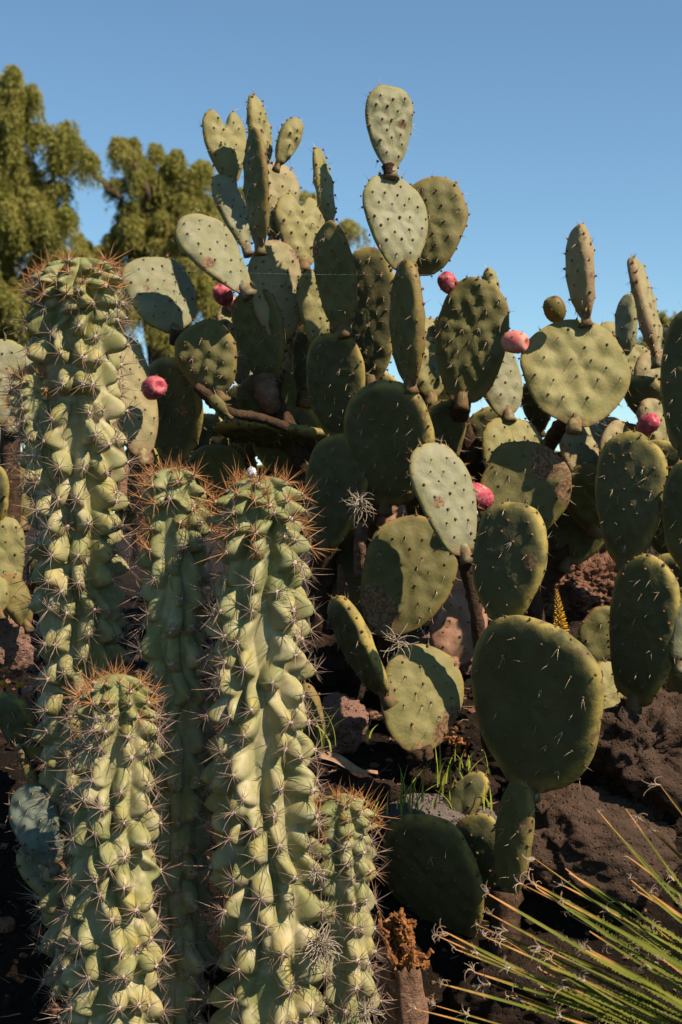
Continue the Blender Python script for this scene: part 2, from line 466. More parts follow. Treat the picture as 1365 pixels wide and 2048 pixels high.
# gravel: loose crumbs over the bank
mb = MB(); v1, f1 = ICO[1]
for _ in range(4200):
    x = random.uniform(-1.1, 1.3); y = random.uniform(2.55, 4.3)
    s = 0.004 + 0.016 * random.random() ** 3
    rot = np.array(Matrix.Rotation(random.random() * 6.28, 3, Vector((random.random() - .5, random.random() - .5, random.random() - .5)).normalized()))
    q = (v1 * (1 + 0.22 * rng.normal(size=(len(v1), 1)))) @ rot.T * s * np.array((1, random.uniform(.6, 1), random.uniform(.5, .9)))
    mb.add(q + (x, y, gz(x, y) + s * 0.3), f1[:], m=0 if random.random() < .7 else 1)
tag(mb.build('gravel', [M['rock_dark'], M['rock_red']], None, (0, 3.2, 0.9), smooth=False),
    'brown lava gravel scattered over the soil of the bank', 'gravel', kind='stuff')

# dry litter: fallen spines and straw
mb = MB()
for _ in range(900):
    x = random.uniform(-1.0, 1.2); y = random.uniform(2.6, 4.0); a = random.uniform(0, 6.28)
    p = np.array((x, y, gz(x, y) + .006)); d = unit(np.array((math.cos(a), math.sin(a), random.gauss(.15, .25))))
    cone(mb, p, d, random.uniform(.02, .075), random.uniform(.0008, .002), 3, bend=rng.normal(size=3) * .25)
tag(mb.build('plant_litter', [M['leafdry']], None, (0, 3.2, 0.9), smooth=False), 'dry straw and fallen spines littering the soil of the bank', 'litter', kind='stuff')

# ------------------------------------------------------------------ prickly pears
def add_pad(plant, bx, by, tx, ty, w, yaw, Y, lean=0.0, m='pale', T=0.034, k=0.24, notch=0.0, bump=1.0, sp=0.039,
            spines=1.0, gl=0.0, bend=None, scar=None, label=None, scabs=(), long=1.0, fat=.9):
    base = P(bx, by, Y); tip = P(tx, ty, Y + lean)
    A = tip - base; L = float(np.linalg.norm(A)); A = A / L
    y = R(yaw)
    app = w / FPX * (Y + lean / 2)
    W = np.array((math.cos(y), math.sin(y), 0.0)); W = unit(W - A * np.dot(W, A))
    N = np.cross(W, A)
    if np.dot(N, base - np.array((0, 0, CAMZ))) > 0: N = -N
    wt = (app - T * abs(math.sin(y))) / max(math.cos(y), 0.18)
    wt = min(max(wt, 0.42 * L), 1.35 * L)
    n_ang, n_ring = 72, 15
    seed = Vector((bx * 0.37, by * 0.21, tx * 0.11))
    phi = np.linspace(0, 2 * math.pi, n_ang, endpoint=False)
    su = (1 - np.cos(phi)) / 2                                  # 0 base .. 1 tip
    hw = np.sign(np.sin(phi)) * np.abs(np.sin(phi)) ** fat * (1 - k * np.cos(phi)); hw = hw / np.abs(hw).max()
    ou, ov = su * L, hw * wt / 2
    if notch: ou = ou - notch * L * np.exp(-(ov / (0.13 * wt)) ** 2) * (su > 0.5)
    cu = 0.56 * L; r_0 = random.Random(int(tx * 17 + ty * 3))
    irr = np.array([1 + 0.09 * mnoise.noise(Vector((math.cos(a) * 1.3, math.sin(a) * 1.6, 0)) + seed)
                    + 0.016 * mnoise.noise(Vector((math.cos(a) * 6, math.sin(a) * 6, 0)) + seed) for a in phi])
    if r_0.random() < .3:
        a0 = r_0.uniform(.9, 5.3); irr = irr - r_0.uniform(.03, .08) * np.exp(-((phi - a0) / r_0.uniform(.10, .25)) ** 2)
    ou = cu + (ou - cu) * irr; ov = ov * irr
    ang_o = np.unwrap(np.arctan2(ov, ou - cu)); rad_o = np.hypot(ou - cu, ov)
    order = np.argsort(np.mod(ang_o, 2 * math.pi)); A_s = np.mod(ang_o, 2 * math.pi)[order]; R_s = rad_o[order]
    A_s = np.concatenate((A_s - 2 * math.pi, A_s, A_s + 2 * math.pi)); R_s = np.tile(R_s, 3)
    # areole lattice
    lat = []
    r_ = random.Random(int(bx * 13 + by * 7)); row = 0
    uu = 0.07 * L
    while uu < L:
        o_ = (row % 2) * sp * 0.5
        for c in range(-14, 15):
            vv = c * sp + o_ + r_.gauss(0, sp * 0.12); u2 = uu + r_.gauss(0, sp * 0.12) + 0.12 * vv * vv / max(wt, .05)
            s = math.hypot(u2 - cu, vv) / np.interp(math.atan2(vv, u2 - cu) % (2 * math.pi), A_s, R_s)
            if s < 0.87: lat.append((u2, vv))
        uu += sp * 0.82; row += 1
    lat = np.array(lat) if lat else np.zeros((1, 2)) + (cu, 0)
    bd = bend if bend is not None else (r_.random() - 0.5) * 0.22
    cup = (r_.random() - 0.5) * 1.0; tw = (r_.random() - 0.5) * 0.5
    bamp = 0.0029 * bump
    def surf(u, v, side):
        u = np.asarray(u, float); v = np.asarray(v, float)
        s = np.clip(np.hypot(u - cu, v) / np.interp(np.mod(np.arctan2(v, u - cu), 2 * math.pi), A_s, R_s), 0, 1)
        th = T * (0.45 + 0.55 * np.clip(u / (0.25 * L), 0, 1))
        w_ = side * th / 2 * np.sqrt(np.clip(1 - s ** (7 if T < .035 else 13), 0, 1)) * (1 - 0.14 * s ** 2)
        d2 = ((u[..., None] - lat[:, 0]) ** 2 + (v[..., None] - lat[:, 1]) ** 2).min(-1)
        env = np.clip((1 - s) * 6, 0, 1)
        w_ = w_ + side * bamp * env * (np.exp(-d2 / (2 * (0.33 * sp) ** 2)) * 2 - 1)
        w_ = w_ + bd * (u / L) ** 2 * L + cup * v * v + tw * v * (u / L - 0.5)
        return w_, s
    a_r = np.linspace(0, math.pi / 2, n_ring + 1)[1:]
    srs = np.sin(a_r) ** 0.85
    U, V_, S_, side_ = [cu], [0.0], [0.0], [1]
    for s in srs:
        U += list(cu + s * (ou - cu)); V_ += list(s * ov); S_ += [s] * n_ang; side_ += [1] * n_ang
    nf = len(U)
    for s in srs[:-1]:
        U += list(cu + s * (ou - cu)); V_ += list(s * ov); S_ += [s] * n_ang; side_ += [-1] * n_ang
    U.append(cu); V_.append(0.0); S_.append(0); side_.append(-1)
    U = np.array(U); V_ = np.array(V_); side_ = np.array(side_)
    Wd, _ = surf(U, V_, side_)
    wobble = np.array([0.004 * mnoise.noise(Vector((a * 9, b_ * 9, 0)) + seed) for a, b_ in zip(U, V_)]) * bump
    Wd = Wd + wobble
    verts = base + U[:, None] * A + V_[:, None] * W + Wd[:, None] * N
    j = np.arange(n_ang); j2 = (j + 1) % n_ang
    tris = [np.stack((np.zeros_like(j), 1 + j, 1 + j2), -1)]
    quads = []
    for r in range(n_ring - 1):
        a0 = 1 + r * n_ang; a1 = a0 + n_ang
        quads.append(np.stack((a0 + j, a1 + j, a1 + j2, a0 + j2), -1))
    rim0 = 1 + (n_ring - 1) * n_ang
    for r in range(n_ring - 2):
        a0 = nf + r * n_ang; a1 = a0 + n_ang
        quads.append(np.stack((a0 + j, a0 + j2, a1 + j2, a1 + j), -1))
    a0 = nf + (n_ring - 2) * n_ang
    quads.append(np.stack((a0 + j, a0 + j2, rim0 + j2, rim0 + j), -1))
    tris.append(np.stack((np.full_like(j, len(U) - 1), nf + j2, nf + j), -1))
    mm = M[m]
    scabs = list(scabs)
    if r_.random() < .4: scabs.append((r_.uniform(.3, .98), r_.choice((-1, 1)) * r_.uniform(.2, .47), r_.uniform(.006, .016)))
    scab = np.zeros(len(U))
    for su_, sv_, sr_ in scabs: scab = np.maximum(scab, np.exp(-((U - su_ * L) ** 2 + (V_ - sv_ * wt) ** 2) / sr_ ** 2))
    o = make('pad', verts, [np.vstack(tris), np.vstack(quads)], mm, plant, base,
             attrs={'rim': np.array(S_), 'along': np.clip(U / L, 0, 1), 'scab': scab})
    if label: o['label'] = label
    nk = MB(); tube(nk, [base - A * .016, base - A * .004, base + A * .010, base + A * .026], np.array((.70, .55, .52, .36)) * min(T, .034, wt * .3) * .9, 10, wob=.10)
    nk.build('neck', [mm], o, base)
    # areoles and spines on both faces and round the rim
    ar, spn = MB(), MB()
    down = -A
    def grow(p, nrm, rimmed):
        r0 = r_.uniform(0.0026, 0.0042)
        dome(ar, p, nrm, r0, r0 * 0.9, m=0)
        if gl and rimmed:
            for _ in range(int(8 * gl)):
                d = unit(nrm + rng.normal(size=3) * 0.5)
                cone(spn, p, d, r_.uniform(.006, .017), 0.0005, 3, m=1)
        for _ in range(r_.choice((0, 1, 1, 2, 3)) if r_.random() < spines else 0):
            d = unit(nrm * 0.75 + down * r_.uniform(0.1, 1.0) * (0 if rimmed else 1) + rng.normal(size=3) * 0.33)
            cone(spn, p, d, r_.uniform(.010, .026) * long, 0.0006, 3, m=0)
    lw_f, _ = surf(lat[:, 0], lat[:, 1], np.ones(len(lat))); lw_b, _ = surf(lat[:, 0], lat[:, 1], -np.ones(len(lat)))
    for (u, v), wf, wb in zip(lat, lw_f, lw_b):
        wo = 0.004 * mnoise.noise(Vector((u * 9, v * 9, 0)) + seed) * bump
        grow(base + u * A + v * W + (wf + wo) * N, N, False)
        if abs(yaw) > 45: grow(base + u * A + v * W + (wb + wo) * N, -N, False)
    step = max(1, int(round(n_ang * sp * 0.75 / (2.6 * max(L, wt)))))
    for i in range(0, n_ang, step):
        if su[i] < 0.06: continue
        p = verts[rim0 + i]; nr = unit((ou[i] - cu) * A + ov[i] * W)
        jit = r_.uniform(-.35, .35) * T
        grow(p + N * jit, unit(nr + N * jit * 40), True)
    tag(ar.build('areoles', [M['areole']], o, base), kind='stuff')
    if spn.n: tag(spn.build('spines', [M['spine'], M['glochid']], o, base, smooth=False), kind='stuff')
    return o

def add_fruit(pad, px, py, r_px, Y, d, m='fruit', dots=16, long=1.25):
    """a prickly pear: barrel with a hollow crown end; d points from its stalk to its crown"""
    c = P(px, py, Y); r = r_px * Y / FPX
    a, b_, d = frame(d)
    prof = [(-1.0, 0.22), (-0.92, 0.45), (-0.72, 0.72), (-0.4, 0.93), (0, 1.0), (0.35, 0.97), (0.65, 0.84), (0.84, 0.66), (0.92, 0.5), (0.88, 0.34), (0.78, 0.15)]
    n = 28; V = []
    for h, q in prof:
        ang = np.arange(n) * 2 * math.pi / n
        rr = q * r * (1 + 0.010 * np.sin(ang * 5 + h * 3) + 0.015 * np.sin(ang * 3 + 1))
        V.append(c + d * h * r * long + (np.cos(ang) * rr)[:, None] * a + (np.sin(ang) * rr)[:, None] * b_)
    V = np.vstack(V + [c - d * r * long, c + d * r * long * 0.74]); k = len(prof); j = np.arange(n); j2 = (j + 1) % n
    q = np.vstack([np.stack((i * n + j, i * n + j2, (i + 1) * n + j2, (i + 1) * n + j), -1) for i in range(k - 1)])
    t = np.vstack((np.stack((j2, j, np.full(n, k * n)), -1), np.stack(((k - 1) * n + j, (k - 1) * n + j2, np.full(n, k * n + 1)), -1)))
    mb = MB(); mb.add(V, t, q, m=0)
    for i in range(dots):
        h = -0.75 + 1.5 * (i + .5) / dots; ang = i * 2.4; q_ = np.interp(h, [x[0] for x in prof[:9]], [x[1] for x in prof[:9]])
        nr = math.cos(ang) * a + math.sin(ang) * b_
        pnt = c + d * h * r * long + nr * q_ * r
        dome(mb, pnt, unit(nr + d * h * .6), 0.0024, 0.0022, m=1)
        for _ in range(3): cone(mb, pnt, unit(nr + rng.normal(size=3) * .5), .006, .0004, 3, m=2)
    return mb.build('fruit', [M[m], M['areole'], M['glochid']], pad, c)

def trunk(plant, pts, r, m='wood', n=12, name='stem'):
    """woody stem through (px, py, Y, radius px) knots, smoothed"""
    k = len(pts); raw = np.array([P(*p) for p in pts]); t = np.linspace(0, k - 1, (k - 1) * 7 + 1)
    q = np.stack([np.interp(t, np.arange(k), raw[:, i]) for i in range(3)], -1)
    for _ in range(4): q[1:-1] = (q[:-2] + 2 * q[1:-1] + q[2:]) / 4
    rr = np.interp(t, np.arange(k), r) * np.mean([p[2] for p in pts]) / FPX
    mb = MB(); tube(mb, q, rr, n, wob=0.11)
    return mb.build(name, [M[m]], plant, raw[0])

# --- the tall plant that fills the middle
A = empty('prickly_pear', P(690, 1390, 3.6))
tag(A, 'tall many padded prickly pear rising behind the column cacti to the top of the picture', 'cactus', 'prickly pears')
A1 = add_pad(A, 462, 372, 446, 214, 98, 28, 3.62, .03, 'lime', k=.42, notch=.26, bump=1.2, gl=.5)
add_pad(A, 527, 335, 515, 186, 38, 58, 3.52, .02, 'lime', k=.15, sp=.03)
add_pad(A, 556, 331, 592, 238, 54, 35, 3.5, .02, 'lime', k=.2, sp=.028)
A4 = add_pad(A, 520, 497, 505, 257, 66, -62, 3.40, .0, 'olive', k=.12, T=.03)  # olive instead of pale, so the shaded face is darker in colour
add_pad(A, 495, 500, 440, 350, 70, 38, 3.58, .02, 'pale', k=.2)
add_pad(A, 548, 480, 562, 328, 96, 30, 3.66, .03, 'beige', k=.25)
add_pad(A, 608, 532, 598, 385, 108, 28, 3.62, .04, 'lime', k=.35, notch=.2, bump=1.3)
A8 = add_pad(A, 492, 582, 372, 436, 128, 30, 3.30, .05, 'pale', k=.34, bump=1.5)
A9 = add_pad(A, 352, 668, 302, 508, 150, 30, 3.46, .05, 'pale', k=.22, gl=.6)
A10 = add_pad(A, 562, 690, 543, 487, 118, 26, 3.46, .05, 'beige', k=.22)
add_pad(A, 661, 454, 642, 292, 40, 66, 3.34, .0, 'lime', k=.1, T=.026)
add_pad(A, 690, 662, 660, 448, 94, -38, 3.28, .02, 'olive', k=.18, bump=1.6)  # olive instead of pale puts shade into this pad's colour
add_pad(A, 642, 700, 616, 540, 62, 20, 3.45, .02, 'lime', k=.2)
add_pad(A, 540, 770, 505, 575, 112, -24, 3.48, -.01, 'olive', k=.2, bump=1.4)
A15 = add_pad(A, 440, 792, 390, 645, 128, -8, 3.36, -.01, 'olive', k=.2, bump=1.8)
A16 = add_pad(A, 490, 775, 452, 612, 66, 28, 3.6, .03, 'beige', k=.2)
add_pad(A, 572, 810, 594, 690, 52, 28, 3.7, .03, 'lime', k=.25)
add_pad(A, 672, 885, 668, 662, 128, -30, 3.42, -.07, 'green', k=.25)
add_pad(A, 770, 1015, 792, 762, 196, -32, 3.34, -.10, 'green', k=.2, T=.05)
add_pad(A, 822, 772, 800, 520, 78, -60, 3.2, -.02, 'olive', k=.1, T=.038)  # shade of the left face deepened by the olive colour
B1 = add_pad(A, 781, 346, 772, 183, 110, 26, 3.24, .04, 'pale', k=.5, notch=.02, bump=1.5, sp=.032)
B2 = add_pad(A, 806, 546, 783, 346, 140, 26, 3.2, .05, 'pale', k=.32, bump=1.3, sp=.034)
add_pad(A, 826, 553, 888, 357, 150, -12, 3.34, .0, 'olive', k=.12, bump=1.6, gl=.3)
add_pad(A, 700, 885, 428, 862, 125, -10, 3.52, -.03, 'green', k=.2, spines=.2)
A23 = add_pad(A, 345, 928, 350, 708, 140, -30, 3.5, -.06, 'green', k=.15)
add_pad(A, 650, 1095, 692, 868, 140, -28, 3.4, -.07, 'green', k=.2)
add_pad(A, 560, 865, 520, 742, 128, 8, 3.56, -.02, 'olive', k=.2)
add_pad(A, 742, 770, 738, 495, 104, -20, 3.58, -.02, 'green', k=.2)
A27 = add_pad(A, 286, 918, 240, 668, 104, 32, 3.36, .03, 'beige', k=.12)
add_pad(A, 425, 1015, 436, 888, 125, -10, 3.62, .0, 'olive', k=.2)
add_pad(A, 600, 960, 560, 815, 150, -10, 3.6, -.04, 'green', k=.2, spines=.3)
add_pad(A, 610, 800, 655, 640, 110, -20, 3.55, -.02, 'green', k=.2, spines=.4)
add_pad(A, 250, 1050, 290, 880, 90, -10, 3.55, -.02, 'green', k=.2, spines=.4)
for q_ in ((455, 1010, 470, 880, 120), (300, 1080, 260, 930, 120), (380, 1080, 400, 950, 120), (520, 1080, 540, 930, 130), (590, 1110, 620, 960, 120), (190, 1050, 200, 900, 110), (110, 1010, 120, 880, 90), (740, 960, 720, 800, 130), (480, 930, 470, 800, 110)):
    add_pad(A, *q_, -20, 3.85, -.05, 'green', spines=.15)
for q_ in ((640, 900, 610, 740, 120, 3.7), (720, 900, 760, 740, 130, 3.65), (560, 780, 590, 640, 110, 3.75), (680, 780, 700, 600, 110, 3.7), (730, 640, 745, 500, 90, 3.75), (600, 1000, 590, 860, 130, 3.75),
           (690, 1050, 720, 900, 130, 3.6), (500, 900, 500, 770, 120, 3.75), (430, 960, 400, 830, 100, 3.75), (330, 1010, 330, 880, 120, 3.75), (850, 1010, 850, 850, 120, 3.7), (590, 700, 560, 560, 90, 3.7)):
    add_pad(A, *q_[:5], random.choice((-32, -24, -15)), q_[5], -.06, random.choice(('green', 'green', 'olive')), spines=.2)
add_fruit(A9, 447, 590, 19, 3.55, (-.4, -.5, .7)); add_fruit(A16, 466, 608, 13, 3.6, (.2, -.4, .9), 'peach')
add_fruit(A27, 308, 776, 24, 3.3, (.5, -.8, .1), 'fruit', 22)
trunk(A, [(690, 1420, 3.6), (720, 1200, 3.55), (735, 1080, 3.5), (770, 1000, 3.42)], [42, 34, 26, 30], 'pinkwood')
trunk(A, [(650, 1400, 3.6), (640, 1200, 3.55), (655, 1060, 3.45)], [38, 30, 26], 'wood')
trunk(A, [(655, 1080, 3.45), (640, 980, 3.5), (600, 900, 3.55), (540, 800, 3.52), (545, 740, 3.5)], [28, 26, 24, 20, 26], 'wood')
trunk(A, [(690, 1250, 3.5), (685, 1180, 3.42), (680, 1130, 3.4)], [12, 11, 4], 'pinkwood')
trunk(A, [(575, 855, 3.36), (520, 835, 3.34), (455, 825, 3.32), (425, 800, 3.3), (392, 772, 3.3)], [10, 10, 10, 14, 8], 'wood')
add_pad(A, 455, 828, 422, 792, 26, 0, 3.29, .0, 'olive', T=.03, spines=.2)
trunk(A, [(290, 1120, 3.4), (292, 1000, 3.4), (288, 905, 3.38)], [26, 22, 20], 'pinkwood')
trunk(A, [(240, 1020, 3.25), (250, 930, 3.28), (225, 840, 3.3)], [10, 9, 7], 'pinkwood')
trunk(A, [(548, 820, 3.42), (535, 790, 3.4), (525, 760, 3.42)], [16, 22, 26], 'pinkwood')
trunk(A, [(350, 690, 3.45), (358, 662, 3.44)], [12, 14], 'wood'); trunk(A, [(780, 352, 3.23), (777, 330, 3.235)], [11, 12], 'wood')

# --- the plant to the right with the big round pad
C = empty('prickly_pear', P(1060, 1260, 3.7))
tag(C, 'prickly pear with a big round sunlit pad and pink fruits against the sky', 'cactus', 'prickly pears')
C1 = add_pad(C, 925, 806, 962, 560, 146, -14, 3.38, .02, 'olive', k=.12, bump=2.2, gl=.2, long=1.2)
add_pad(C, 990, 606, 983, 534, 34, 40, 3.56, .02, 'lime', k=.2, sp=.026)
add_pad(C, 862, 800, 858, 634, 96, 22, 3.66, .04, 'lime', k=.2, bump=1.4)
add_pad(C, 884, 668, 880, 634, 30, 10, 3.66, .01, 'lime', sp=.026)
add_pad(C, 1016, 832, 986, 688, 104, 26, 3.5, .04, 'pale', k=.15)
C5 = add_pad(C, 1148, 852, 1156, 638, 224, 8, 3.2, .06, 'lime', k=.04, bump=2.4, sp=.052, T=.034)
add_pad(C, 1172, 638, 1141, 452, 52, -66, 3.24, .0, 'beige', k=.1, T=.036, gl=.5)
add_pad(C, 1316, 722, 1275, 512, 68, 62, 3.4, .0, 'beige', k=.08, T=.036, gl=.5)
add_pad(C, 1250, 712, 1258, 588, 40, -50, 3.6, .0, 'pale', k=.1)
add_pad(C, 1305, 840, 1322, 704, 118, 28, 3.5, .05, 'beige', k=.15)
add_pad(C, 1372, 905, 1385, 612, 116, -36, 3.06, -.02, 'green', k=.1)
C11 = add_pad(C, 1045, 1015, 1020, 830, 156, 22, 3.46, .05, 'lime', k=.15)
C12 = add_pad(C, 1000, 1085, 1082, 894, 186, 4, 3.26, .03, 'olive', k=.15, bump=.9, gl=.2, long=1.3, scabs=((.86, .12, .045), (.93, .28, .03), (.7, .42, .03)))
add_pad(C, 1190, 975, 1160, 838, 124, 26, 3.52, .05, 'beige', k=.15)
C14 = add_pad(C, 1262, 985, 1250, 842, 140, 24, 3.42, .05, 'beige', k=.2)
add_pad(C, 1345, 860, 1262, 752, 84, -20, 3.46, -.02, 'green', k=.2)
add_pad(C, 1330, 900, 1285, 800, 70, 20, 3.42, .02, 'beige', k=.2)
add_pad(C, 1275, 770, 1262, 690, 80, 10, 3.68, .03, 'lime', k=.2)
add_pad(C, 1220, 720, 1215, 645, 60, 20, 3.7, .03, 'lime', k=.2)
add_pad(C, 942, 1000, 934, 888, 54, 28, 3.56, .04, 'beige', k=.15)
add_pad(C, 1320, 1010, 1310, 878, 60, 25, 3.4, .04, 'lime', k=.2)
add_pad(C, 1215, 905, 1225, 835, 60, 15, 3.6, .03, 'pale', k=.2)
add_pad(C, 870, 960, 905, 800, 90, -15, 3.5, -.02, 'green', k=.2)
add_pad(C, 1130, 1130, 1180, 960, 150, -18, 3.6, -.04, 'green', k=.2)
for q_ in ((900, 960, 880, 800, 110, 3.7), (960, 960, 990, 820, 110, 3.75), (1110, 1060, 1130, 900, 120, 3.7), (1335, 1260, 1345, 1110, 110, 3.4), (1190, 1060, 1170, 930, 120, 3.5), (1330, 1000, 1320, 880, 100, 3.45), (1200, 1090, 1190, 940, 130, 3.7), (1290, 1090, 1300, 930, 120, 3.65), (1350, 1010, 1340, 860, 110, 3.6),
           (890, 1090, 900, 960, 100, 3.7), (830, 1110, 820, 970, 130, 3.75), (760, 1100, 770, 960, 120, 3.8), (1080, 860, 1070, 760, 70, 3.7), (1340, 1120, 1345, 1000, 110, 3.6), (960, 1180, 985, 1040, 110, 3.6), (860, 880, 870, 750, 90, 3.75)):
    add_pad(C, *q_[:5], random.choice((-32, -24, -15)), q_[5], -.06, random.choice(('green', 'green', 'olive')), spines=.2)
add_fruit(C1, 897, 566, 19, 3.4, (-.6, -.3, .75)); add_fruit(C1, 1030, 684, 23, 3.18, (.75, -.5, -.15), 'peach')
add_fruit(C5, 1110, 619, 22, 3.2, (-.35, -.3, .9), 'unripe'); add_fruit(C12, 957, 994, 27, 3.2, (-.8, -.45, .35), 'fruit', 22)
add_fruit(C14, 1297, 848, 20, 3.36, (.6, -.6, .5))
trunk(C, [(1060, 1280, 3.7), (1040, 1150, 3.6), (1020, 1060, 3.4), (1010, 1000, 3.4)], [40, 36, 30, 26])
trunk(C, [(1040, 1100, 3.55), (960, 960, 3.55), (920, 850, 3.5), (922, 795, 3.4)], [30, 24, 20, 18])
trunk(C, [(1020, 1040, 3.45), (1075, 930, 3.5), (1120, 850, 3.3), (1145, 838, 3.24)], [20, 17, 15, 14])
trunk(C, [(1060, 1180, 3.65), (1180, 1040, 3.6), (1280, 930, 3.5), (1310, 830, 3.5)], [32, 28, 24, 20])

# --- the near plant in the shade at the right
D = empty('prickly_pear', P(1010, 1800, 2.98))
tag(D, 'near prickly pear with large dark shaded pads edged by sunlight, lower right', 'cactus', 'prickly pears')
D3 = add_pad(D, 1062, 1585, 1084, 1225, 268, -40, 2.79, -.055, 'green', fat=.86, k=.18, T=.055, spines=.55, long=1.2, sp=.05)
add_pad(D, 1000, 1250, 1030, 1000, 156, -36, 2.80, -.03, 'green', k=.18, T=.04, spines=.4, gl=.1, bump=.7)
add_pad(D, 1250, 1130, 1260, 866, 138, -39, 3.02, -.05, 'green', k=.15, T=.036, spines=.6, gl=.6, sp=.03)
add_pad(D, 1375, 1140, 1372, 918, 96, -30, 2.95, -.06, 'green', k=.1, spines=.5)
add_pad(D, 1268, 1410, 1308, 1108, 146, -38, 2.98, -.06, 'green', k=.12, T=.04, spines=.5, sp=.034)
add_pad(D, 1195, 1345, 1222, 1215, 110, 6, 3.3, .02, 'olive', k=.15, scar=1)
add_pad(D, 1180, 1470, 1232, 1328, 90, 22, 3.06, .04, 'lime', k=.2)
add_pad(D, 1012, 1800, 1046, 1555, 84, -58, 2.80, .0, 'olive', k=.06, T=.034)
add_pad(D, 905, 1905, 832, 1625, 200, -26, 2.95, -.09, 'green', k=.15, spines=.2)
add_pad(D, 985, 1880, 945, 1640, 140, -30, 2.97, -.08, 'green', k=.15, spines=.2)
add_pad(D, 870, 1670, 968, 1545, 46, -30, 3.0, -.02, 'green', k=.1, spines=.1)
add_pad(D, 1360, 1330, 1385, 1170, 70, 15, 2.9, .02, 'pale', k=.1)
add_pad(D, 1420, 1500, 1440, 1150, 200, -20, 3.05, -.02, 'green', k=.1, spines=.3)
trunk(D, [(1000, 2040, 2.80), (1010, 1900, 2.80), (1014, 1780, 2.80)], [36, 32, 26])
trunk(D, [(1400, 1640, 3.1), (1415, 1560, 3.06), (1420, 1490, 3.05)], [26, 26, 24])

# --- the plant in the middle with the pale pad and the woody neck
E = empty('prickly_pear', P(930, 1480, 3.2))
tag(E, 'prickly pear with a pale upright pad on a scabby woody neck beside the pink fruit', 'cactus', 'prickly pears')
add_pad(E, 932, 1112, 862, 883, 134, 28, 3.05, .03, 'pale', k=.18, sp=.036, gl=.8, T=.03)
add_pad(E, 768, 1260, 862, 1040, 190, 6, 3.22, .03, 'olive', k=.12, bump=1.2, sp=.042, scabs=((.10, -.12, .05), (.2, -.25, .035)), label='olive pad with a rusty lower corner')
E2 = add_pad(E, 775, 1400, 655, 1200, 82, -52, 3.02, .0, 'green', k=.12, T=.036, gl=.3)
add_pad(E, 832, 1505, 856, 1292, 176, 16, 3.14, .04, 'lime', k=.15, T=.03, sp=.044, scabs=((.35, .42, .035), (.2, .3, .03)))
add_pad(E, 905, 1335, 925, 1180, 120, 10, 3.36, .03, 'dead', k=.1, spines=.1, label='dead pad, pinkish and blotched brown')
add_pad(E, 715, 1290, 700, 1060, 110, -20, 3.5, -.02, 'green', k=.15, spines=.3)
add_pad(E, 790, 1110, 782, 998, 72, 18, 3.42, .02, 'dead', k=.2, spines=.1)
add_pad(E, 640, 1500, 600, 1370, 60, -35, 3.15, .0, 'olive', k=.1)
trunk(E, [(985, 1520, 3.15), (962, 1300, 3.12), (948, 1200, 3.09), (930, 1130, 3.07), (928, 1098, 3.06)], [16, 14, 13, 14, 19])
trunk(E, [(850, 1560, 3.15), (838, 1495, 3.14)], [26, 26]); trunk(E, [(830, 1500, 3.35), (790, 1350, 3.34), (768, 1250, 3.25)], [20, 20, 20])
trunk(E, [(725, 1150, 3.38), (720, 1090, 3.34), (728, 1045, 3.34)], [16, 13, 11], 'pinkwood')
mb = MB()
for _ in range(26):
    c = P(random.gauss(918, 14), random.gauss(1485, 14), 3.06 + random.gauss(0, .01))
    v, f = ICO[1]; mb.add(c + v * rng.uniform(.003, .010, 3) * (1 + .3 * rng.normal(size=(len(v), 1))), f)
mb.build('rotten_edge', [M['rot']], E, P(918, 1485, 3.06), smooth=False)

# --- plants at the left edge
F = empty('prickly_pear', P(-20, 1330, 3.5))
tag(F, 'prickly pear cut by the left edge of the picture behind the tall column cactus', 'cactus', 'prickly pears')
add_pad(F, 22, 855, 8, 684, 118, 24, 3.36, .04, 'pale', k=.2, bump=.8)
add_pad(F, -6, 970, -2, 858, 50, 25, 3.5, .02, 'pale', k=.2)
add_pad(F, 45, 1050, 30, 922, 92, 8, 3.42, .02, 'rust', k=.1, label='yellow olive pad with a rusty top')
add_pad(F, -25, 1060, -12, 930, 90, -24, 3.3, -.02, 'green', k=.1)
add_pad(F, 14, 1205, 10, 1034, 82, 20, 3.28, .03, 'lime', k=.15)
add_pad(F, 55, 1252, 12, 1150, 64, 12, 3.22, .02, 'rust', k=.15, label='rust spotted small pad')
add_pad(F, 0, 1225, -15, 1150, 60, 22, 3.2, .02, 'lime', k=.15)
add_pad(F, 100, 1240, 72, 1110, 70, -24, 3.4, -.02, 'green', k=.15)
trunk(F, [(-30, 1400, 3.5), (0, 1250, 3.4), (20, 1150, 3.36), (20, 1040, 3.38), (20, 850, 3.38)], [34, 28, 24, 22, 18])
G = empty('prickly_pear', P(110, 1900, 2.85))
tag(G, 'small prickly pear low at the left with a wrinkled blue green pad', 'cactus', 'prickly pears')
add_pad(G, 112, 1732, 40, 1572, 104, -6, 2.78, .04, 'blue', k=.2, bump=1.6, sp=.034, bend=-.12)
add_pad(G, 118, 1800, 48, 1696, 82, 26, 2.82, .04, 'pale', k=.2)
add_pad(G, 52, 1505, 10, 1388, 96, -28, 2.95, -.03, 'green', k=.15)
add_pad(G, 112, 1525, 40, 1492, 26, 10, 2.86, .0, 'rust', k=.1, T=.024)
add_pad(G, 45, 1525, 36, 1488, 24, 20, 2.84, .0, 'pale', k=.1)
add_pad(G, 75, 1580, 52, 1530, 20, 0, 2.84, .0, 'rust', k=.1, T=.02)
trunk(G, [(130, 1960, 2.86), (124, 1860, 2.85), (114, 1760, 2.83), (100, 1620, 2.86), (60, 1520, 2.92)], [22, 18, 14, 12, 11])

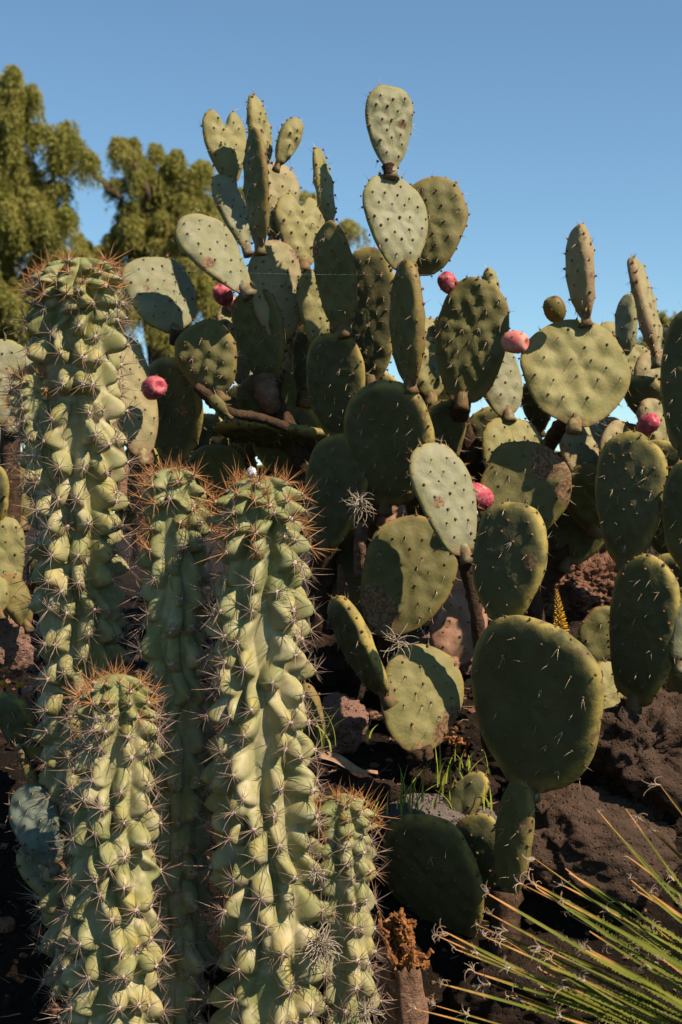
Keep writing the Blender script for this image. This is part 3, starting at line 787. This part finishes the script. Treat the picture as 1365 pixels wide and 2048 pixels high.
# ------------------------------------------------------------------ column cacti
def spine_cluster(seed, young):
    r_ = np.random.default_rng(seed); mb = MB()
    v, f = ICO[1]
    mb.add(v * np.array((.0048, .0048, .0034)) * (1 + .12 * r_.normal(size=(len(v), 1))), f, m=1)
    nr = r_.integers(8, 13)
    for i in range(nr):
        a = i * 2 * math.pi / nr + r_.normal() * .2
        el = r_.uniform(.12, .65)
        d = np.array((math.cos(a) * math.cos(el), math.sin(a) * math.cos(el), math.sin(el)))
        cone(mb, d * .001, d, r_.uniform(.016, .042), .00062, 4, m=0, bend=r_.normal(size=3) * .12)
    for i in range(r_.integers(1, 4) + (2 if young else 0)):
        d = unit(np.array((r_.normal() * .45, r_.normal() * .45, 1)))
        cone(mb, d * .001, d, r_.uniform(.032, .070), .00085, 4, m=0, bend=r_.normal(size=3) * .06)
    return mb.mesh('spine_cluster', [M['spine_young'] if young else M['spine_old'], M['wool']], smooth=False)
CL_OLD = [spine_cluster(i, False) for i in range(9)]
CL_YOUNG = [spine_cluster(50 + i, True) for i in range(7)]

def column_part(name, thing, pts, Y, nrib, spacing, seed, zbot=None, tilt=0.0, young_len=0.10, part_of=None, amp=1.0, phase=0.0):
    """ribbed, tubercled stem through (px, py, outer radius px) knots from the top down"""
    r_ = np.random.default_rng(seed)
    k = Y / FPX
    zs = np.array([CAMZ - (p[1] - 1024) * k for p in pts]); xs_ = np.array([(p[0] - 682.5) * k for p in pts]); rs = np.array([p[2] * k for p in pts])
    ztop = zs[0]; zb = zbot if zbot is not None else zs[-1]
    rs[0] = rs[1]
    order = np.argsort(zs)
    zi = np.linspace(zs.min(), zs.max(), 40)
    def sm(arr):
        a = np.interp(zi, zs[order], arr[order])
        for _ in range(6): a[1:-1] = (a[:-2] + 2 * a[1:-1] + a[2:]) / 4
        return a
    xi, ri = sm(xs_), sm(rs)
    H = ztop - zb
    nA, nH = 252, max(60, int(H / 0.0032))
    dome_h = min(rs[1] * 0.85, H * .4)
    # arc length spacing: dense on the dome
    tt = np.linspace(0, 1, nH) ; zz = zb + (1 - (1 - tt) ** 1.15) * H
    th = np.linspace(0, 2 * math.pi, nA, endpoint=False)
    TH, ZZ = np.meshgrid(th, zz)
    Rm = float(np.mean(ri))
    # tubercles: each rib is a wandering line through them
    tub = []; lines = []
    for i in range(nrib):
        z = ztop - 0.006 - spacing * (.12 + .25 * (i % 2)) * r_.uniform(.7, 1.3); kz, kt, ids = [], [], []
        while z > zb - spacing:
            near = np.clip((ztop - z) / 0.16, 0.45, 1)
            th0 = phase + 2 * math.pi * (i + 0.22 * math.sin(z * 6.3 + i * 2.1 + seed)) / nrib + r_.normal() * .15
            kz.append(z); kt.append(th0); ids.append(len(tub))
            tub.append((th0, z, r_.uniform(.45, 1.3) * (0.75 + .25 * near), r_.uniform(.8, 1.4), near))
            z -= spacing * near * r_.uniform(.75, 1.3)
        zd = np.linspace(zb - spacing, ztop + .01, 700)
        ln = np.interp(zd, kz[::-1], kt[::-1]); ker = np.hanning(15); ker /= ker.sum()
        ln = np.convolve(np.pad(ln, 7, 'edge'), ker, 'valid')
        kn = [(tub[ids[q]][1], tub[ids[q]][2], tub[ids[q]][3], tub[ids[q]][4]) for q in range(len(kz))]
        lines.append((zd, ln, kn))
    tub = np.array(tub)
    half = math.pi / nrib
    def radius(TH, ZZ):
        Ro = np.interp(ZZ, zi, ri)
        best = np.zeros_like(TH); T = np.zeros_like(TH)
        for zd, ln, kn in lines:
            d = np.abs(np.angle(np.exp(1j * (TH - np.interp(ZZ, zd, ln)))))
            h = 0.09 * np.clip(1 - (d / (half * .98)) ** 2, 0, 1) ** 0.8
            for z0, am, wd, near in kn:
                up, dn = spacing * .66 * near, spacing * .38 * near
                m_ = (ZZ > z0 - dn) & (ZZ < z0 + up) & (d < half)
                if not m_.any(): continue
                dz = ZZ[m_] - z0
                v = np.where(dz > 0, np.clip(1 - (np.abs(dz) / up) ** 2.3, 0, 1), np.sqrt(np.clip(1 - (np.abs(dz) / dn) ** 2, 0, 1)))
                w = half * .84 * wd * (1 - .15 * np.clip(-dz / dn, 0, 1))
                g = np.clip(1 - (d[m_] / w) ** 2, 0, 1) ** 0.65 * v
                hh = .05 * g + 0.37 * amp * am * g
                h[m_] = np.maximum(h[m_], hh + .04 * g) * .75 + .25 * np.cbrt(h[m_] ** 3 + hh ** 3)
                T[m_] = np.maximum(T[m_], g)
            best = np.maximum(best, h)
        lf = 1 + .05 * np.sin(ZZ * 9 + seed) * np.sin(TH * 2 + seed)
        prof = 0.57 * lf + best
        u = np.clip((ZZ - (ztop - dome_h)) / dome_h, 0, 1)
        dm = np.sqrt(np.clip(1 - u ** 2.6, 0, 1))
        return Ro * prof * (0.10 + 0.90 * dm) * np.where(u >= 1, .2, 1), T, best
    RR, T, RB = radius(TH, ZZ)
    for _ in range(1):       # soften the creases a little
        RR = (RR * 2 + np.roll(RR, 1, 1) + np.roll(RR, -1, 1)) / 4
        RR[1:-1] = (RR[1:-1] * 2 + RR[:-2] + RR[2:]) / 4
    cx = np.interp(ZZ, zi, xi)
    # tubercles sag a little: push the bulge down
    sag = 0.005 * T * np.clip((ztop - ZZ) / .1, 0, 1)
    X = cx + RR * np.cos(TH); Yv = Y + RR * np.sin(TH); Z = ZZ - sag
    V = np.stack((X, Yv, Z), -1).reshape(-1, 3)
    yel = np.zeros_like(TH)
    for t0, z0, am, wd, near in tub:
        d = np.abs(np.angle(np.exp(1j * (TH - t0)))) * Rm; dz = ZZ - z0 - 0.012
        mk = (d < .05) & (np.abs(dz) < .05)
        yel[mk] = np.maximum(yel[mk], np.exp(-(d[mk] / .016) ** 2 - (dz[mk] / .018) ** 2))
    yng = np.clip(1 - (ztop - ZZ) / (young_len * 2.2), 0, 1)
    i, j = np.meshgrid(np.arange(nH - 1), np.arange(nA), indexing='ij'); j2 = (j + 1) % nA
    Q = np.stack((i * nA + j, i * nA + j2, (i + 1) * nA + j2, (i + 1) * nA + j), -1).reshape(-1, 4)
    V = np.vstack((V, [(xi[-1], Y, ztop + .002)]))
    jj_ = np.arange(nA)
    Tt = np.stack(((nH - 1) * nA + jj_, (nH - 1) * nA + (jj_ + 1) % nA, np.full(nA, len(V) - 1)), -1)
    base = np.array((np.interp(zb, zi, xi), Y, zb))
    body = make(name, V, [Tt, Q], M['column'], part_of or thing, base,
                attrs={'yellow': np.append(yel.ravel(), 0), 'young': np.append(yng.ravel() * .8, .8)})
    # spine clusters on the tubercle tips
    cnt = 0
    holder = part_of and body or thing
    for t0, z0, am, wd, near in tub:
        if z0 < zb + .02: continue
        nrm = np.array((math.cos(t0), math.sin(t0), 0))
        if nrm[1] > 0.62 : continue
        rr, Tk, _ = radius(np.array([[t0]]), np.array([[z0]]))
        p = np.array((float(np.interp(z0, zi, xi)) + rr[0, 0] * nrm[0], Y + rr[0, 0] * nrm[1], z0 - .005 * Tk[0, 0] * min(1, max(0, (ztop - z0) / .1))))
        u = max(0, 1 - (ztop - z0) / dome_h)
        d = unit(nrm + np.array((0, 0, .25 + 1.4 * u)) + r_.normal(size=3) * .1)
        yg = r_.random() < np.clip(1.25 - (ztop - z0) / young_len, 0, 1)
        me = (CL_YOUNG if yg else CL_OLD)[r_.integers(0, 7)]
        o = bpy.data.objects.new('spine_cluster', me)
        COL.objects.link(o)
        place(o, holder, p - d * .0005)
        o.rotation_euler = (Vector(d).to_track_quat('Z', 'Y') @ Matrix.Rotation(r_.uniform(0, 6.28), 3, 'Z').to_quaternion()).to_euler()
        s = r_.uniform(.85, 1.3) * (0.9 if near < .7 else 1.0); o.scale = (s, s, s)
        cnt += 1
    # bristling crown of young spines
    for q in range(7):
        a = r_.uniform(0, 6.28); q_ = math.sqrt(r_.random()) * rs[1] * .5
        z0 = ztop - dome_h * .12 * (q_ / (rs[1] * .5)) ** 2
        p = np.array((xi[-1] + q_ * math.cos(a), Y + q_ * math.sin(a), z0 - .004))
        d = unit(np.array((math.cos(a) * q_ * 12, math.sin(a) * q_ * 12, 1)))
        o = bpy.data.objects.new('spine_cluster', CL_YOUNG[r_.integers(0, 7)])
        COL.objects.link(o); place(o, holder, p)
        o.rotation_euler = (Vector(d).to_track_quat('Z', 'Y') @ Matrix.Rotation(r_.uniform(0, 6.28), 3, 'Z').to_quaternion()).to_euler()
        s = r_.uniform(.5, .95); o.scale = (s, s, s)
    return body

def column(label, pts, Y, nrib, spacing, seed, **kw):
    k = Y / FPX; x = (pts[-1][0] - 682.5) * k
    zb = min(gz(x, Y) - .03, CAMZ - (pts[-1][1] - 1024) * k)
    t = empty('column_cactus', (x, Y, zb))
    tag(t, label, 'cactus', 'column cacti')
    column_part('body', t, pts, Y, nrib, spacing, seed, zbot=zb, **kw)
    return t

c1 = column('tallest ribbed column cactus at the left, with a knobbly side arm', [(160, 516, 95), (152, 640, 98), (150, 900, 100), (155, 1200, 92), (165, 1400, 90), (175, 2150, 92)], 2.86, 12, .057, 3, young_len=.09, phase=.3)
column_part('arm', c1, [(62, 742, 44), (68, 800, 46), (92, 930, 46), (140, 1120, 44)], 2.83, 7, .046, 21, part_of=None, young_len=.07)
column('short column cactus in front at the bottom left, with a rusty spiny crown', [(232, 1348, 80), (236, 1450, 82), (226, 1700, 96), (234, 2000, 96), (240, 2160, 96)], 2.58, 11, .056, 5, young_len=.08, phase=.1)
column('small column cactus half in shade behind, between the two big columns', [(350, 936, 66), (350, 1050, 70), (350, 1300, 74), (352, 1800, 76)], 2.74, 9, .058, 8, young_len=.16)
c4 = column('thick central column cactus with long spines and a white tuft on top', [(524, 952, 96), (524, 1100, 100), (516, 1300, 100), (524, 1600, 118), (542, 1800, 116), (550, 2160, 114)], 2.64, 12, .060, 12, young_len=.16, phase=.45)
column('smallest column cactus, low at the right foot of the central one', [(684, 1588, 64), (690, 1690, 68), (696, 1850, 60), (696, 2160, 60)], 2.66, 8, .052, 15, young_len=.12)
v, f = ICO[3]
make('white_tuft', P(504, 945, 2.6) + v * (.008, .007, .010) * (1 + .12 * rng.normal(size=(len(v), 1))), f, M['white'], c4, P(504, 945, 2.6))

# ------------------------------------------------------------------ desert spoon
spoon = empty('desert_spoon', P(1900, 2330, 2.25))
tag(spoon, 'desert spoon at the bottom right with narrow toothed leaves and frayed curly tips', 'plant')
def spoon_leaf_mesh(seed):
    """leaf along +Z, flat face +Y, unit length 1"""
    r_ = np.random.default_rng(seed); mb = MB(); n = 26
    t = np.linspace(0, 1, n); bx = r_.normal() * .05; by = r_.normal() * .05
    c = np.stack((bx * t ** 2, by * t ** 2 - .02 * t, t), -1)
    w = 0.0039 * (1.5 - 0.85 * t ** 0.8) * np.clip((1 - t) * 9 + .35, 0, 1)
    V = np.concatenate((c + np.stack((-w, w * .35, 0 * t), -1), c + np.stack((0 * t, -w * .25, 0 * t), -1), c + np.stack((w, w * .35, 0 * t), -1)))
    q = []
    for i in range(n - 1):
        q += [(i, n + i, n + i + 1, i + 1), (n + i, 2 * n + i, 2 * n + i + 1, n + i + 1)]
    mb.add(V, None, q, a=np.tile(t, 3))
    for sgn, o_ in ((-1, 0), (1, 2 * n)):
        for _ in range(190):
            s = r_.uniform(.05, .86); p = np.array([np.interp(s, t, V[o_:o_ + n, k]) for k in range(3)])
            mb.add(np.array((p + (0, 0, -.0016), p + (0, 0, .0016), p + (sgn * .0032, .0005, .0022))), [(0, 1, 2)], a=s)
    me = mb.mesh('leaf', [M['spoon']], attr='along')
    return me, c[-1], unit(c[-1] - c[-3])
def fray_mesh(seed):
    r_ = np.random.default_rng(seed); mb = MB()
    for k in range(r_.integers(5, 11)):
        L = r_.uniform(.012, .042); cur = r_.uniform(20, 120) * r_.choice((-1, 1)); a = r_.uniform(0, 6.28)
        side = np.array((math.cos(a), math.sin(a), 0)); pts = [np.zeros(3)]; ang = r_.normal() * .4
        for i in range(9):
            pts.append(pts[-1] + (side * math.sin(ang) + np.array((0, 0, 1)) * math.cos(ang)) * L / 9); ang += cur * L / 9
        tube(mb, pts, np.linspace(.00085, .0004, 10), 4, cap=False)
    return mb.mesh('frayed_tip', [M['fray']])
LEAF = [spoon_leaf_mesh(200 + i) for i in range(10)]
FRAY = [fray_mesh(300 + i) for i in range(10)]
def put_leaf(tip, org):
    d = tip - org; L = float(np.linalg.norm(d))
    me, end, ed = random.choice(LEAF)
    o = bpy.data.objects.new('leaf', me); COL.objects.link(o)
    zc = unit(d); yc = unit(np.array((.25, -.75, .6)) + rng.normal(size=3) * .45); xc = unit(np.cross(yc, zc)); yc = np.cross(zc, xc)
    q = Matrix(np.stack((xc, yc, zc), 1).tolist()).to_quaternion()
    place(o, spoon, org); o.rotation_euler = q.to_euler(); ws = random.uniform(.75, 1.25); o.scale = (ws, ws, L)
    if random.random() < .85:
        t_ = bpy.data.objects.new('frayed_tip', random.choice(FRAY)); COL.objects.link(t_)
        t_.parent = o; t_.location = tuple(end * (1, 1, 1)); s = random.uniform(.45, 1.0)
        t_.scale = (s / ws, s / ws, s / L); t_.rotation_euler = (random.gauss(0, .3), random.gauss(0, .3), random.random() * 6.28)
tips = [(860, 1925), (868, 1960), (880, 1985), (862, 2010), (902, 1862), (930, 1858), (940, 1850), (972, 1826), (985, 1830), (1003, 1795), (1020, 1798), (1085, 1782),
        (1092, 1732), (1110, 1686), (1118, 1700), (1140, 1700), (1150, 1668), (1188, 1664), (1225, 1676), (1262, 1648), (1300, 1610), (1318, 1605), (1345, 1640),
        (875, 1945), (890, 2030), (960, 1930), (985, 1940), (1000, 1870), (1015, 1990), (1060, 2000), (1035, 1905), (1120, 1880), (1130, 1760), (1165, 1705), (1170, 1800),
        (1200, 1730), (1240, 1770), (1215, 1865), (1250, 1945), (1290, 1745), (1300, 1700), (1330, 1850), (1345, 1790), (1150, 1970), (1190, 1985), (1100, 1840), (1075, 1900),
        (1285, 1730), (1360, 1690), (1310, 2010), (1240, 2020)]
O0 = P(1960, 2360, 2.25)
for (x, y_) in tips:
    put_leaf(P(x, y_, random.uniform(2.12, 2.40)), O0 + rng.normal(size=3) * (.03, .03, .02))
for _ in range(34):
    a = R(random.uniform(19, 52)); L = random.uniform(560, 1130 - (math.degrees(a) - 19) * 9)
    x = 1985 - L * math.cos(a) ; y_ = 2370 - L * math.sin(a)
    put_leaf(P(x, y_, random.uniform(2.0, 2.55)), O0 + rng.normal(size=3) * (.03, .03, .02))
for _ in range(70):      # the rest of the rosette, running out of the picture
    a = random.uniform(0, 6.28); el = random.uniform(-.1, .8); L = random.uniform(.55, .85)
    d = np.array((math.cos(a) * math.cos(el), math.sin(a) * math.cos(el), math.sin(el)))
    d[0] = abs(d[0]) + .25; d = unit(d)
    put_leaf(O0 + d * L, O0 + rng.normal(size=3) * .02)
mb = MB(); tube(mb, [O0 + (0, 0, -.55), O0 + (0, 0, -.2), O0 + (0, 0, .03)], [.09, .10, .06], 14, wob=.06)
mb.build('trunk', [M['wood']], spoon, O0 + (0, 0, -.55))

# ------------------------------------------------------------------ small things
# broken dead stem at the bottom
ds = empty('dead_stem', P(825, 2160, 2.7)); tag(ds, 'broken dead stem with orange rotten pulp beside the smallest column cactus', 'dead stem')
n = 22; rows = 16; V = []
for i in range(rows):
    t = i / (rows - 1); c = P(836 - 22 * t, 2160 - 225 * t, 2.70)
    for j in range(n):
        a = j * 2 * math.pi / n; r = .031 * (1 - .15 * t) * (1 + .30 * mnoise.noise(Vector((math.cos(a) * 2, math.sin(a) * 2, t * 4))))
        jag = (.03 * abs(mnoise.noise(Vector((math.cos(a) * 3, math.sin(a) * 3, 9)))) + .008 * random.random()) if i == rows - 1 else 0
        V.append(c + np.array((math.cos(a) * r, math.sin(a) * r, jag - .01 * (i == rows - 1))))
for i in range(5):
    t = 1 - i * .05; c = P(836 - 22 * t, 2160 - 225 * t, 2.70)
    for j in range(n):
        a = j * 2 * math.pi / n; V.append(c + np.array((math.cos(a), math.sin(a), 0)) * .024 * (1 - .1 * i))
q = [(i * n + j, i * n + (j + 1) % n, (i + 1) * n + (j + 1) % n, (i + 1) * n + j) for i in range(rows + 4) for j in range(n)]
make('bark', V, np.array(q), M['pinkwood'], ds, P(825, 2160, 2.7))
mb = MB(); v, f = ICO[3]
for _ in range(48):
    t = random.random(); c = P(random.gauss(790 + 25 * t, 16), 1830 + 115 * t + random.gauss(0, 8), 2.73 + random.gauss(0, .018))
    s = rng.uniform(.003, .016, 3)
    rot = np.array(Matrix.Rotation(random.random() * 6.28, 3, Vector(rng.normal(size=3)).normalized()))
    off = Vector(rng.normal(size=3) * 9)
    dd = np.array([1 + .7 * mnoise.noise(Vector(x) * 2.6 + off) for x in v])
    mb.add(c + (v * dd[:, None] * s) @ rot.T, f)
mb.build('rotten_pulp', [M['rot']], ds, P(800, 1890, 2.7), smooth=False)
for (x0, y0, x1, y1, w_) in ((757, 1826, 790, 1930, 10), (800, 1820, 812, 1900, 8), (865, 1900, 820, 1935, 7)):
    mb = MB(); a0, a1 = P(x0, y0, 2.70), P(x1, y1, 2.70); k = 8; pts = [a0 + (a1 - a0) * i / k + rng.normal(size=3) * .003 for i in range(k + 1)]
    tube(mb, pts, .007 * np.linspace(.5, 1, k + 1), 6, wob=.25); mb.build('bark_flake', [M['rot']], ds, a0, smooth=False)

# curled dry leaf
V = []; n = 18
for i in range(n):
    t = i / (n - 1); c = P(638 + 118 * t, 1515 + 14 * math.sin(t * 3) + 34 * t ** 3, 3.0)
    w_ = .014 * math.sin(min(1, t * 1.15 + .12) * math.pi * .93) + .002
    for s in np.linspace(-1, 1, 5): V.append(c + np.array((0, s * w_ * .9, .35 * w_ * s * s + .006 * math.sin(t * 7) + s * w_ * .55)))
q = [(i * 5 + j, i * 5 + j + 1, (i + 1) * 5 + j + 1, (i + 1) * 5 + j) for i in range(n - 1) for j in range(4)]
o = make('dry_leaf', V, np.array(q), M['leafdry'], None, P(690, 1530, 3.0)); md = o.modifiers.new('thick', 'SOLIDIFY'); md.thickness = .0015
tag(o, 'curled brown dry leaf lying right of the central column cactus', 'leaf')

# aloe flower spike
al = empty('flower_spike', P(1120, 1345, 2.93)); tag(al, 'yellow orange aloe flower spike poking up behind the shaded pad', 'flower')
mb = MB(); p0, p1 = P(1130, 1345, 2.93), P(1113, 1180, 2.93); tube(mb, [p0, (p0 + p1) / 2, p1], [.004, .0035, .002], 8); mb.build('stalk', [M['olive']], al, p0)
mb = MB()
tube(mb, [(0, 0, 0), (0, 0, .4), (0, 0, .8), (0, 0, 1)], [.10, .17, .15, .05], 7); FLR = mb.mesh('floret', [M['yellow']])
for i in range(120):
    t = i / 120; c = P(1125 - 12 * t, 1296 - 116 * t, 2.93); a = i * 2.399
    up = -.25 + 1.6 * t
    d = unit(np.array((math.cos(a), math.sin(a), up)))
    o = bpy.data.objects.new('floret', FLR); COL.objects.link(o); place(o, al, c + d * .001)
    o.rotation_euler = Vector(d).to_track_quat('Z', 'Y').to_euler(); s = .021 * (1 - .78 * t ** 1.3); o.scale = (s * .75, s * .75, s)

# orange succulents at the left edge
su_ = empty('orange_succulent', P(40, 1410, 3.0)); tag(su_, 'orange and yellow succulent mat at the left edge below the pink rock', 'plant')
v, f = ICO[1]
LF = mesh_np('leaf', v * (.55, .3, 1) + (0, 0, .9), f); LF.materials.append(M['orange'])
LF2 = LF.copy(); LF2.materials.clear(); LF2.materials.append(M['yellow'])
for (x, y_, s_) in ((10, 1345, 1), (8, 1372, .9), (22, 1395, .8), (40, 1375, .9), (52, 1362, .7), (44, 1402, .9), (60, 1395, .8), (68, 1420, .8), (55, 1432, .7), (30, 1330, .6), (78, 1440, .7), (5, 1405, .8), (85, 1415, .6)):
    c = P(x, y_, 3.0 + random.gauss(0, .015)); me = LF if random.random() < .7 else LF2
    for i in range(11):
        a = i * 2.4; el = .1 + i * .12; d = np.array((math.cos(a) * math.cos(el), math.sin(a) * math.cos(el), math.sin(el)))
        o = bpy.data.objects.new('leaf', me); COL.objects.link(o); place(o, su_, c)
        o.rotation_euler = Vector(d).to_track_quat('Z', 'Y').to_euler(); s = .0068 * s_ * random.uniform(.8, 1.2); o.scale = (s, s, s)
mb = MB()
for x in (10, 40, 70): tube(mb, [P(40, 1470, 3.02), P(x, 1430, 3.01), P(x, 1375, 3.0)], [.006, .005, .004], 6)
mb.build('stem', [M['wood']], su_, P(40, 1470, 3.02))

# grass
mb = MB()
for (px_, py_, Y, cnt, h) in ((805, 1610, 2.93, 18, 85), (870, 1600, 2.96, 8, 60), (905, 1560, 3.0, 14, 75), (945, 1530, 3.02, 9, 55), (650, 1480, 2.98, 9, 90), (740, 1470, 3.0, 3, 50), (960, 1600, 2.98, 6, 60), (770, 1620, 2.92, 6, 50)):
    for _ in range(cnt):
        x0 = px_ + random.gauss(0, 22); b0 = P(x0, py_ + random.gauss(12, 8), Y + random.gauss(0, .02)); hh = h * random.uniform(.45, 1.2) * Y / FPX
        dx = random.gauss(0, .35); dy = random.gauss(0, .3); pts = []
        for i in range(6):
            t = i / 5; pts.append(b0 + np.array((dx * t * t, dy * t * t, t - .3 * abs(dx) * t * t)) * hh)
        pts = np.array(pts); w_ = .0022 * np.array((1, 1, .9, .7, .45, .05)); sd = unit(np.array((random.random(), random.gauss(0, .6), 0)))
        V = np.concatenate((pts - w_[:, None] * sd, pts + w_[:, None] * sd))
        mb.add(V, None, [(i, 6 + i, 7 + i, i + 1) for i in range(5)])
tag(mb.build('grass', [M['grass']], None, P(850, 1620, 3.05)), 'bright green grass blades sprouting between the stones under the pads', 'grass', kind='stuff')

# grey air plants (ball moss)
def ball_moss(px_, py_, r_px, Y, cnt, label, droop=0):
    mb = MB(); c = P(px_, py_, Y); r = r_px * Y / FPX
    for _ in range(cnt):
        d = unit(rng.normal(size=3) + (0, -.3, .1)); ang = 0; side = unit(np.cross(d, rng.normal(size=3))); cur = random.uniform(-2.6, 2.6); L = r * random.uniform(.7, 1.5); pts = [c + rng.normal(size=3) * r * .12]
        for i in range(8):
            pts.append(pts[-1] + (d * math.cos(ang) + side * math.sin(ang) - np.array((0, 0, droop * i * .1))) * L / 8); ang += cur / 8
        tube(mb, pts, np.linspace(.0014, .0005, 9), 4, cap=False)
    tag(mb.build('air_plant', [M['moss']], None, c), label, 'air plant', 'grey air plants')
ball_moss(718, 1005, 32, 3.28, 70, 'tangled grey air plant hanging on the shaded trunk of the tall prickly pear', .5)
ball_moss(640, 1890, 42, 2.56, 110, 'tangled grey air plant lodged between the central and the smallest column', .3)
ball_moss(795, 1285, 36, 3.1, 34, 'dry curly roots under the olive pad with the rusty corner')
ball_moss(632, 1745, 22, 2.55, 40, 'small grey air plant on the side of the central column')
ball_moss(735, 2020, 30, 2.6, 50, 'grey air plant at the foot of the smallest column')
ball_moss(955, 1580, 30, 3.12, 40, 'dry grey roots behind the grass under the half shaded pad')

# spider thread
mb = MB(); a0, a1 = P(352, 541, 3.2), P(880, 549, 3.2); tube(mb, [a0 + (a1 - a0) * t - np.array((0, 0, .004 * math.sin(t * math.pi))) for t in np.linspace(0, 1, 14)], .00008, 4)
tag(mb.build('spider_thread', [M['silk']], None, a0), 'fine spider thread strung across the tall prickly pear', 'thread')

# ------------------------------------------------------------------ pepper trees behind
def tree(label, Y, blobs, limbs, base_px, strands, seed, leaf=1.0):
    r_ = np.random.default_rng(seed); k = Y / FPX
    b0 = P(base_px, 1024, Y); b0[2] = 0.0
    t = empty('pepper_tree', b0); tag(t, label, 'tree', 'pepper trees behind')
    mb = MB()
    for pts, rad in limbs:
        q = np.array([P(x, y_, Y + dz) for x, y_, dz in pts]); kk = len(q); tt = np.linspace(0, kk - 1, (kk - 1) * 5 + 1)
        q2 = np.stack([np.interp(tt, np.arange(kk), q[:, i]) for i in range(3)], -1)
        for _ in range(3): q2[1:-1] = (q2[:-2] + 2 * q2[1:-1] + q2[2:]) / 4
        q2 += r_.normal(size=q2.shape) * .03
        tube(mb, q2, np.interp(tt, np.arange(kk), rad) * k, 8)
    mb.build('trunk', [M['bark']], t, b0)
    area = np.array([b[2] * b[3] for b in blobs], float); cnts = (strands * area / area.sum()).astype(int)
    VV = []
    sub = []
    for (bx, by, rx, ry), cnt in zip(blobs, cnts):
        m_ = max(4, int(rx * ry / 230))
        for _ in range(m_):
            d = r_.normal(size=3); d = d / np.linalg.norm(d) * r_.uniform(.3, 1.3)
            q_ = r_.uniform(5, 19)
            sub.append((P(bx + d[0] * rx, by + d[2] * ry, Y + d[1] * (rx + ry) / 2 * k * 1.2), q_ * r_.uniform(.8, 1.5), q_ * .75, max(4, cnt // m_)))
    for c, rx, ry, cnt in sub:
        d = r_.normal(size=(cnt, 3)); d /= np.linalg.norm(d, axis=1)[:, None]
        rad = r_.uniform(.25, 1.08, cnt) ** .5
        st = c + d * rad[:, None] * np.array((rx * k, (rx + ry) / 2 * k * 1.1, ry * k))
        nl = 26; L = r_.uniform(.15, .50, cnt)
        outw = d * np.array((1, 1, .2)); hv = r_.normal(size=(cnt, 3)) * .25
        tt = np.linspace(0, 1, nl)[None, :, None]
        pts = st[:, None] + (outw + hv)[:, None] * (tt * .35 - .10 * tt * tt) * L[:, None, None] + np.array((0, 0, -1.0)) * (tt ** 1.6) * L[:, None, None]
        pts = pts.reshape(-1, 3)
        m_ = len(pts)
        ld = r_.normal(size=(m_, 3)) * np.array((.75, .75, .35)) + np.array((0, 0, -.9)); ld /= np.linalg.norm(ld, axis=1)[:, None]
        sd = np.cross(ld, r_.normal(size=(m_, 3))); sd /= np.linalg.norm(sd, axis=1)[:, None]
        ll = (r_.uniform(.05, .12, m_) * leaf)[:, None]; ww = (r_.uniform(.007, .014, m_) * leaf)[:, None]
        VV.append(np.stack((pts, pts + ld * ll * .5 + sd * ww, pts + ld * ll, pts + ld * ll * .5 - sd * ww), 1).reshape(-1, 3))
    V = np.concatenate(VV); F = np.arange(len(V)).reshape(-1, 4)
    make('crown', V, F, M['leaves'], t, b0, smooth=False)
tree('tall drooping pepper tree at the left edge behind the cacti', 21, [
    (22, 150, 34, 30), (45, 185, 34, 40), (5, 220, 50, 60), (30, 265, 45, 45), (90, 255, 30, 26), (130, 275, 34, 30), (165, 300, 28, 38), (100, 300, 36, 22),
    (30, 350, 75, 55), (-20, 400, 90, 80), (60, 420, 70, 60), (110, 440, 45, 50), (40, 520, 80, 60), (-10, 600, 80, 80), (60, 620, 50, 60), (120, 500, 50, 30),
    (20, 700, 60, 50), (90, 390, 60, 36), (5, 800, 60, 50), (-60, 300, 60, 100), (-80, 560, 80, 130)],
    [([(-60, 1030, 0), (-40, 800, 0), (-10, 560, 0), (10, 380, .2), (15, 230, 0), (30, 160, 0)], [34, 28, 22, 14, 8, 4]),
     ([(-10, 560, 0), (60, 430, .5), (110, 330, .4), (160, 300, .3)], [9, 6, 4, 2]),
     ([(-20, 620, 0), (60, 540, .5), (120, 460, .6)], [14, 9, 5])], -60, 8000, 5, 0.95)
tree('shorter spreading pepper tree left of the tall prickly pear', 24, [
    (255, 300, 34, 30), (300, 310, 45, 34), (350, 320, 40, 34), (395, 330, 32, 32), (270, 360, 48, 34), (330, 370, 60, 40), (390, 380, 40, 45), (260, 430, 40, 34),
    (320, 440, 60, 50), (390, 450, 45, 50), (250, 480, 30, 30), (190, 490, 44, 26), (300, 510, 70, 40), (400, 530, 60, 50), (170, 520, 60, 40), (440, 600, 50, 60),
    (250, 590, 60, 50), (350, 620, 60, 50), (300, 690, 50, 30), (420, 690, 50, 40), (440, 430, 30, 50), (620, 385, 18, 12), (470, 420, 30, 40), (700, 450, 14, 20)],
    [([(330, 1030, 0), (325, 800, 0), (300, 600, 0), (270, 470, 0), (240, 400, 0), (215, 372, -.2), (178, 338, -.4)], [26, 22, 17, 11, 7, 6, 4]),
     ([(300, 600, 0), (330, 470, .3), (350, 380, .3), (370, 330, .4)], [14, 10, 7, 4]),
     ([(270, 470, 0), (300, 390, -.4), (270, 320, -.4)], [9, 6, 4]), ([(330, 470, .3), (400, 400, .2)], [8, 4])], 330, 8500, 9, 0.95)
tree('small distant tree at the right edge beyond the round pad', 32, [
    (1335, 640, 20, 22), (1350, 670, 20, 30), (1285, 695, 26, 22), (1310, 720, 30, 30), (1380, 660, 40, 50), (1340, 760, 60, 50), (1420, 760, 60, 70)],
    [([(1370, 1030, 0), (1365, 850, 0), (1350, 720, 0), (1340, 650, 0)], [20, 15, 9, 4]), ([(1365, 850, 0), (1310, 740, 0), (1285, 700, 0)], [9, 6, 4])], 1370, 1500, 14, 1.3)
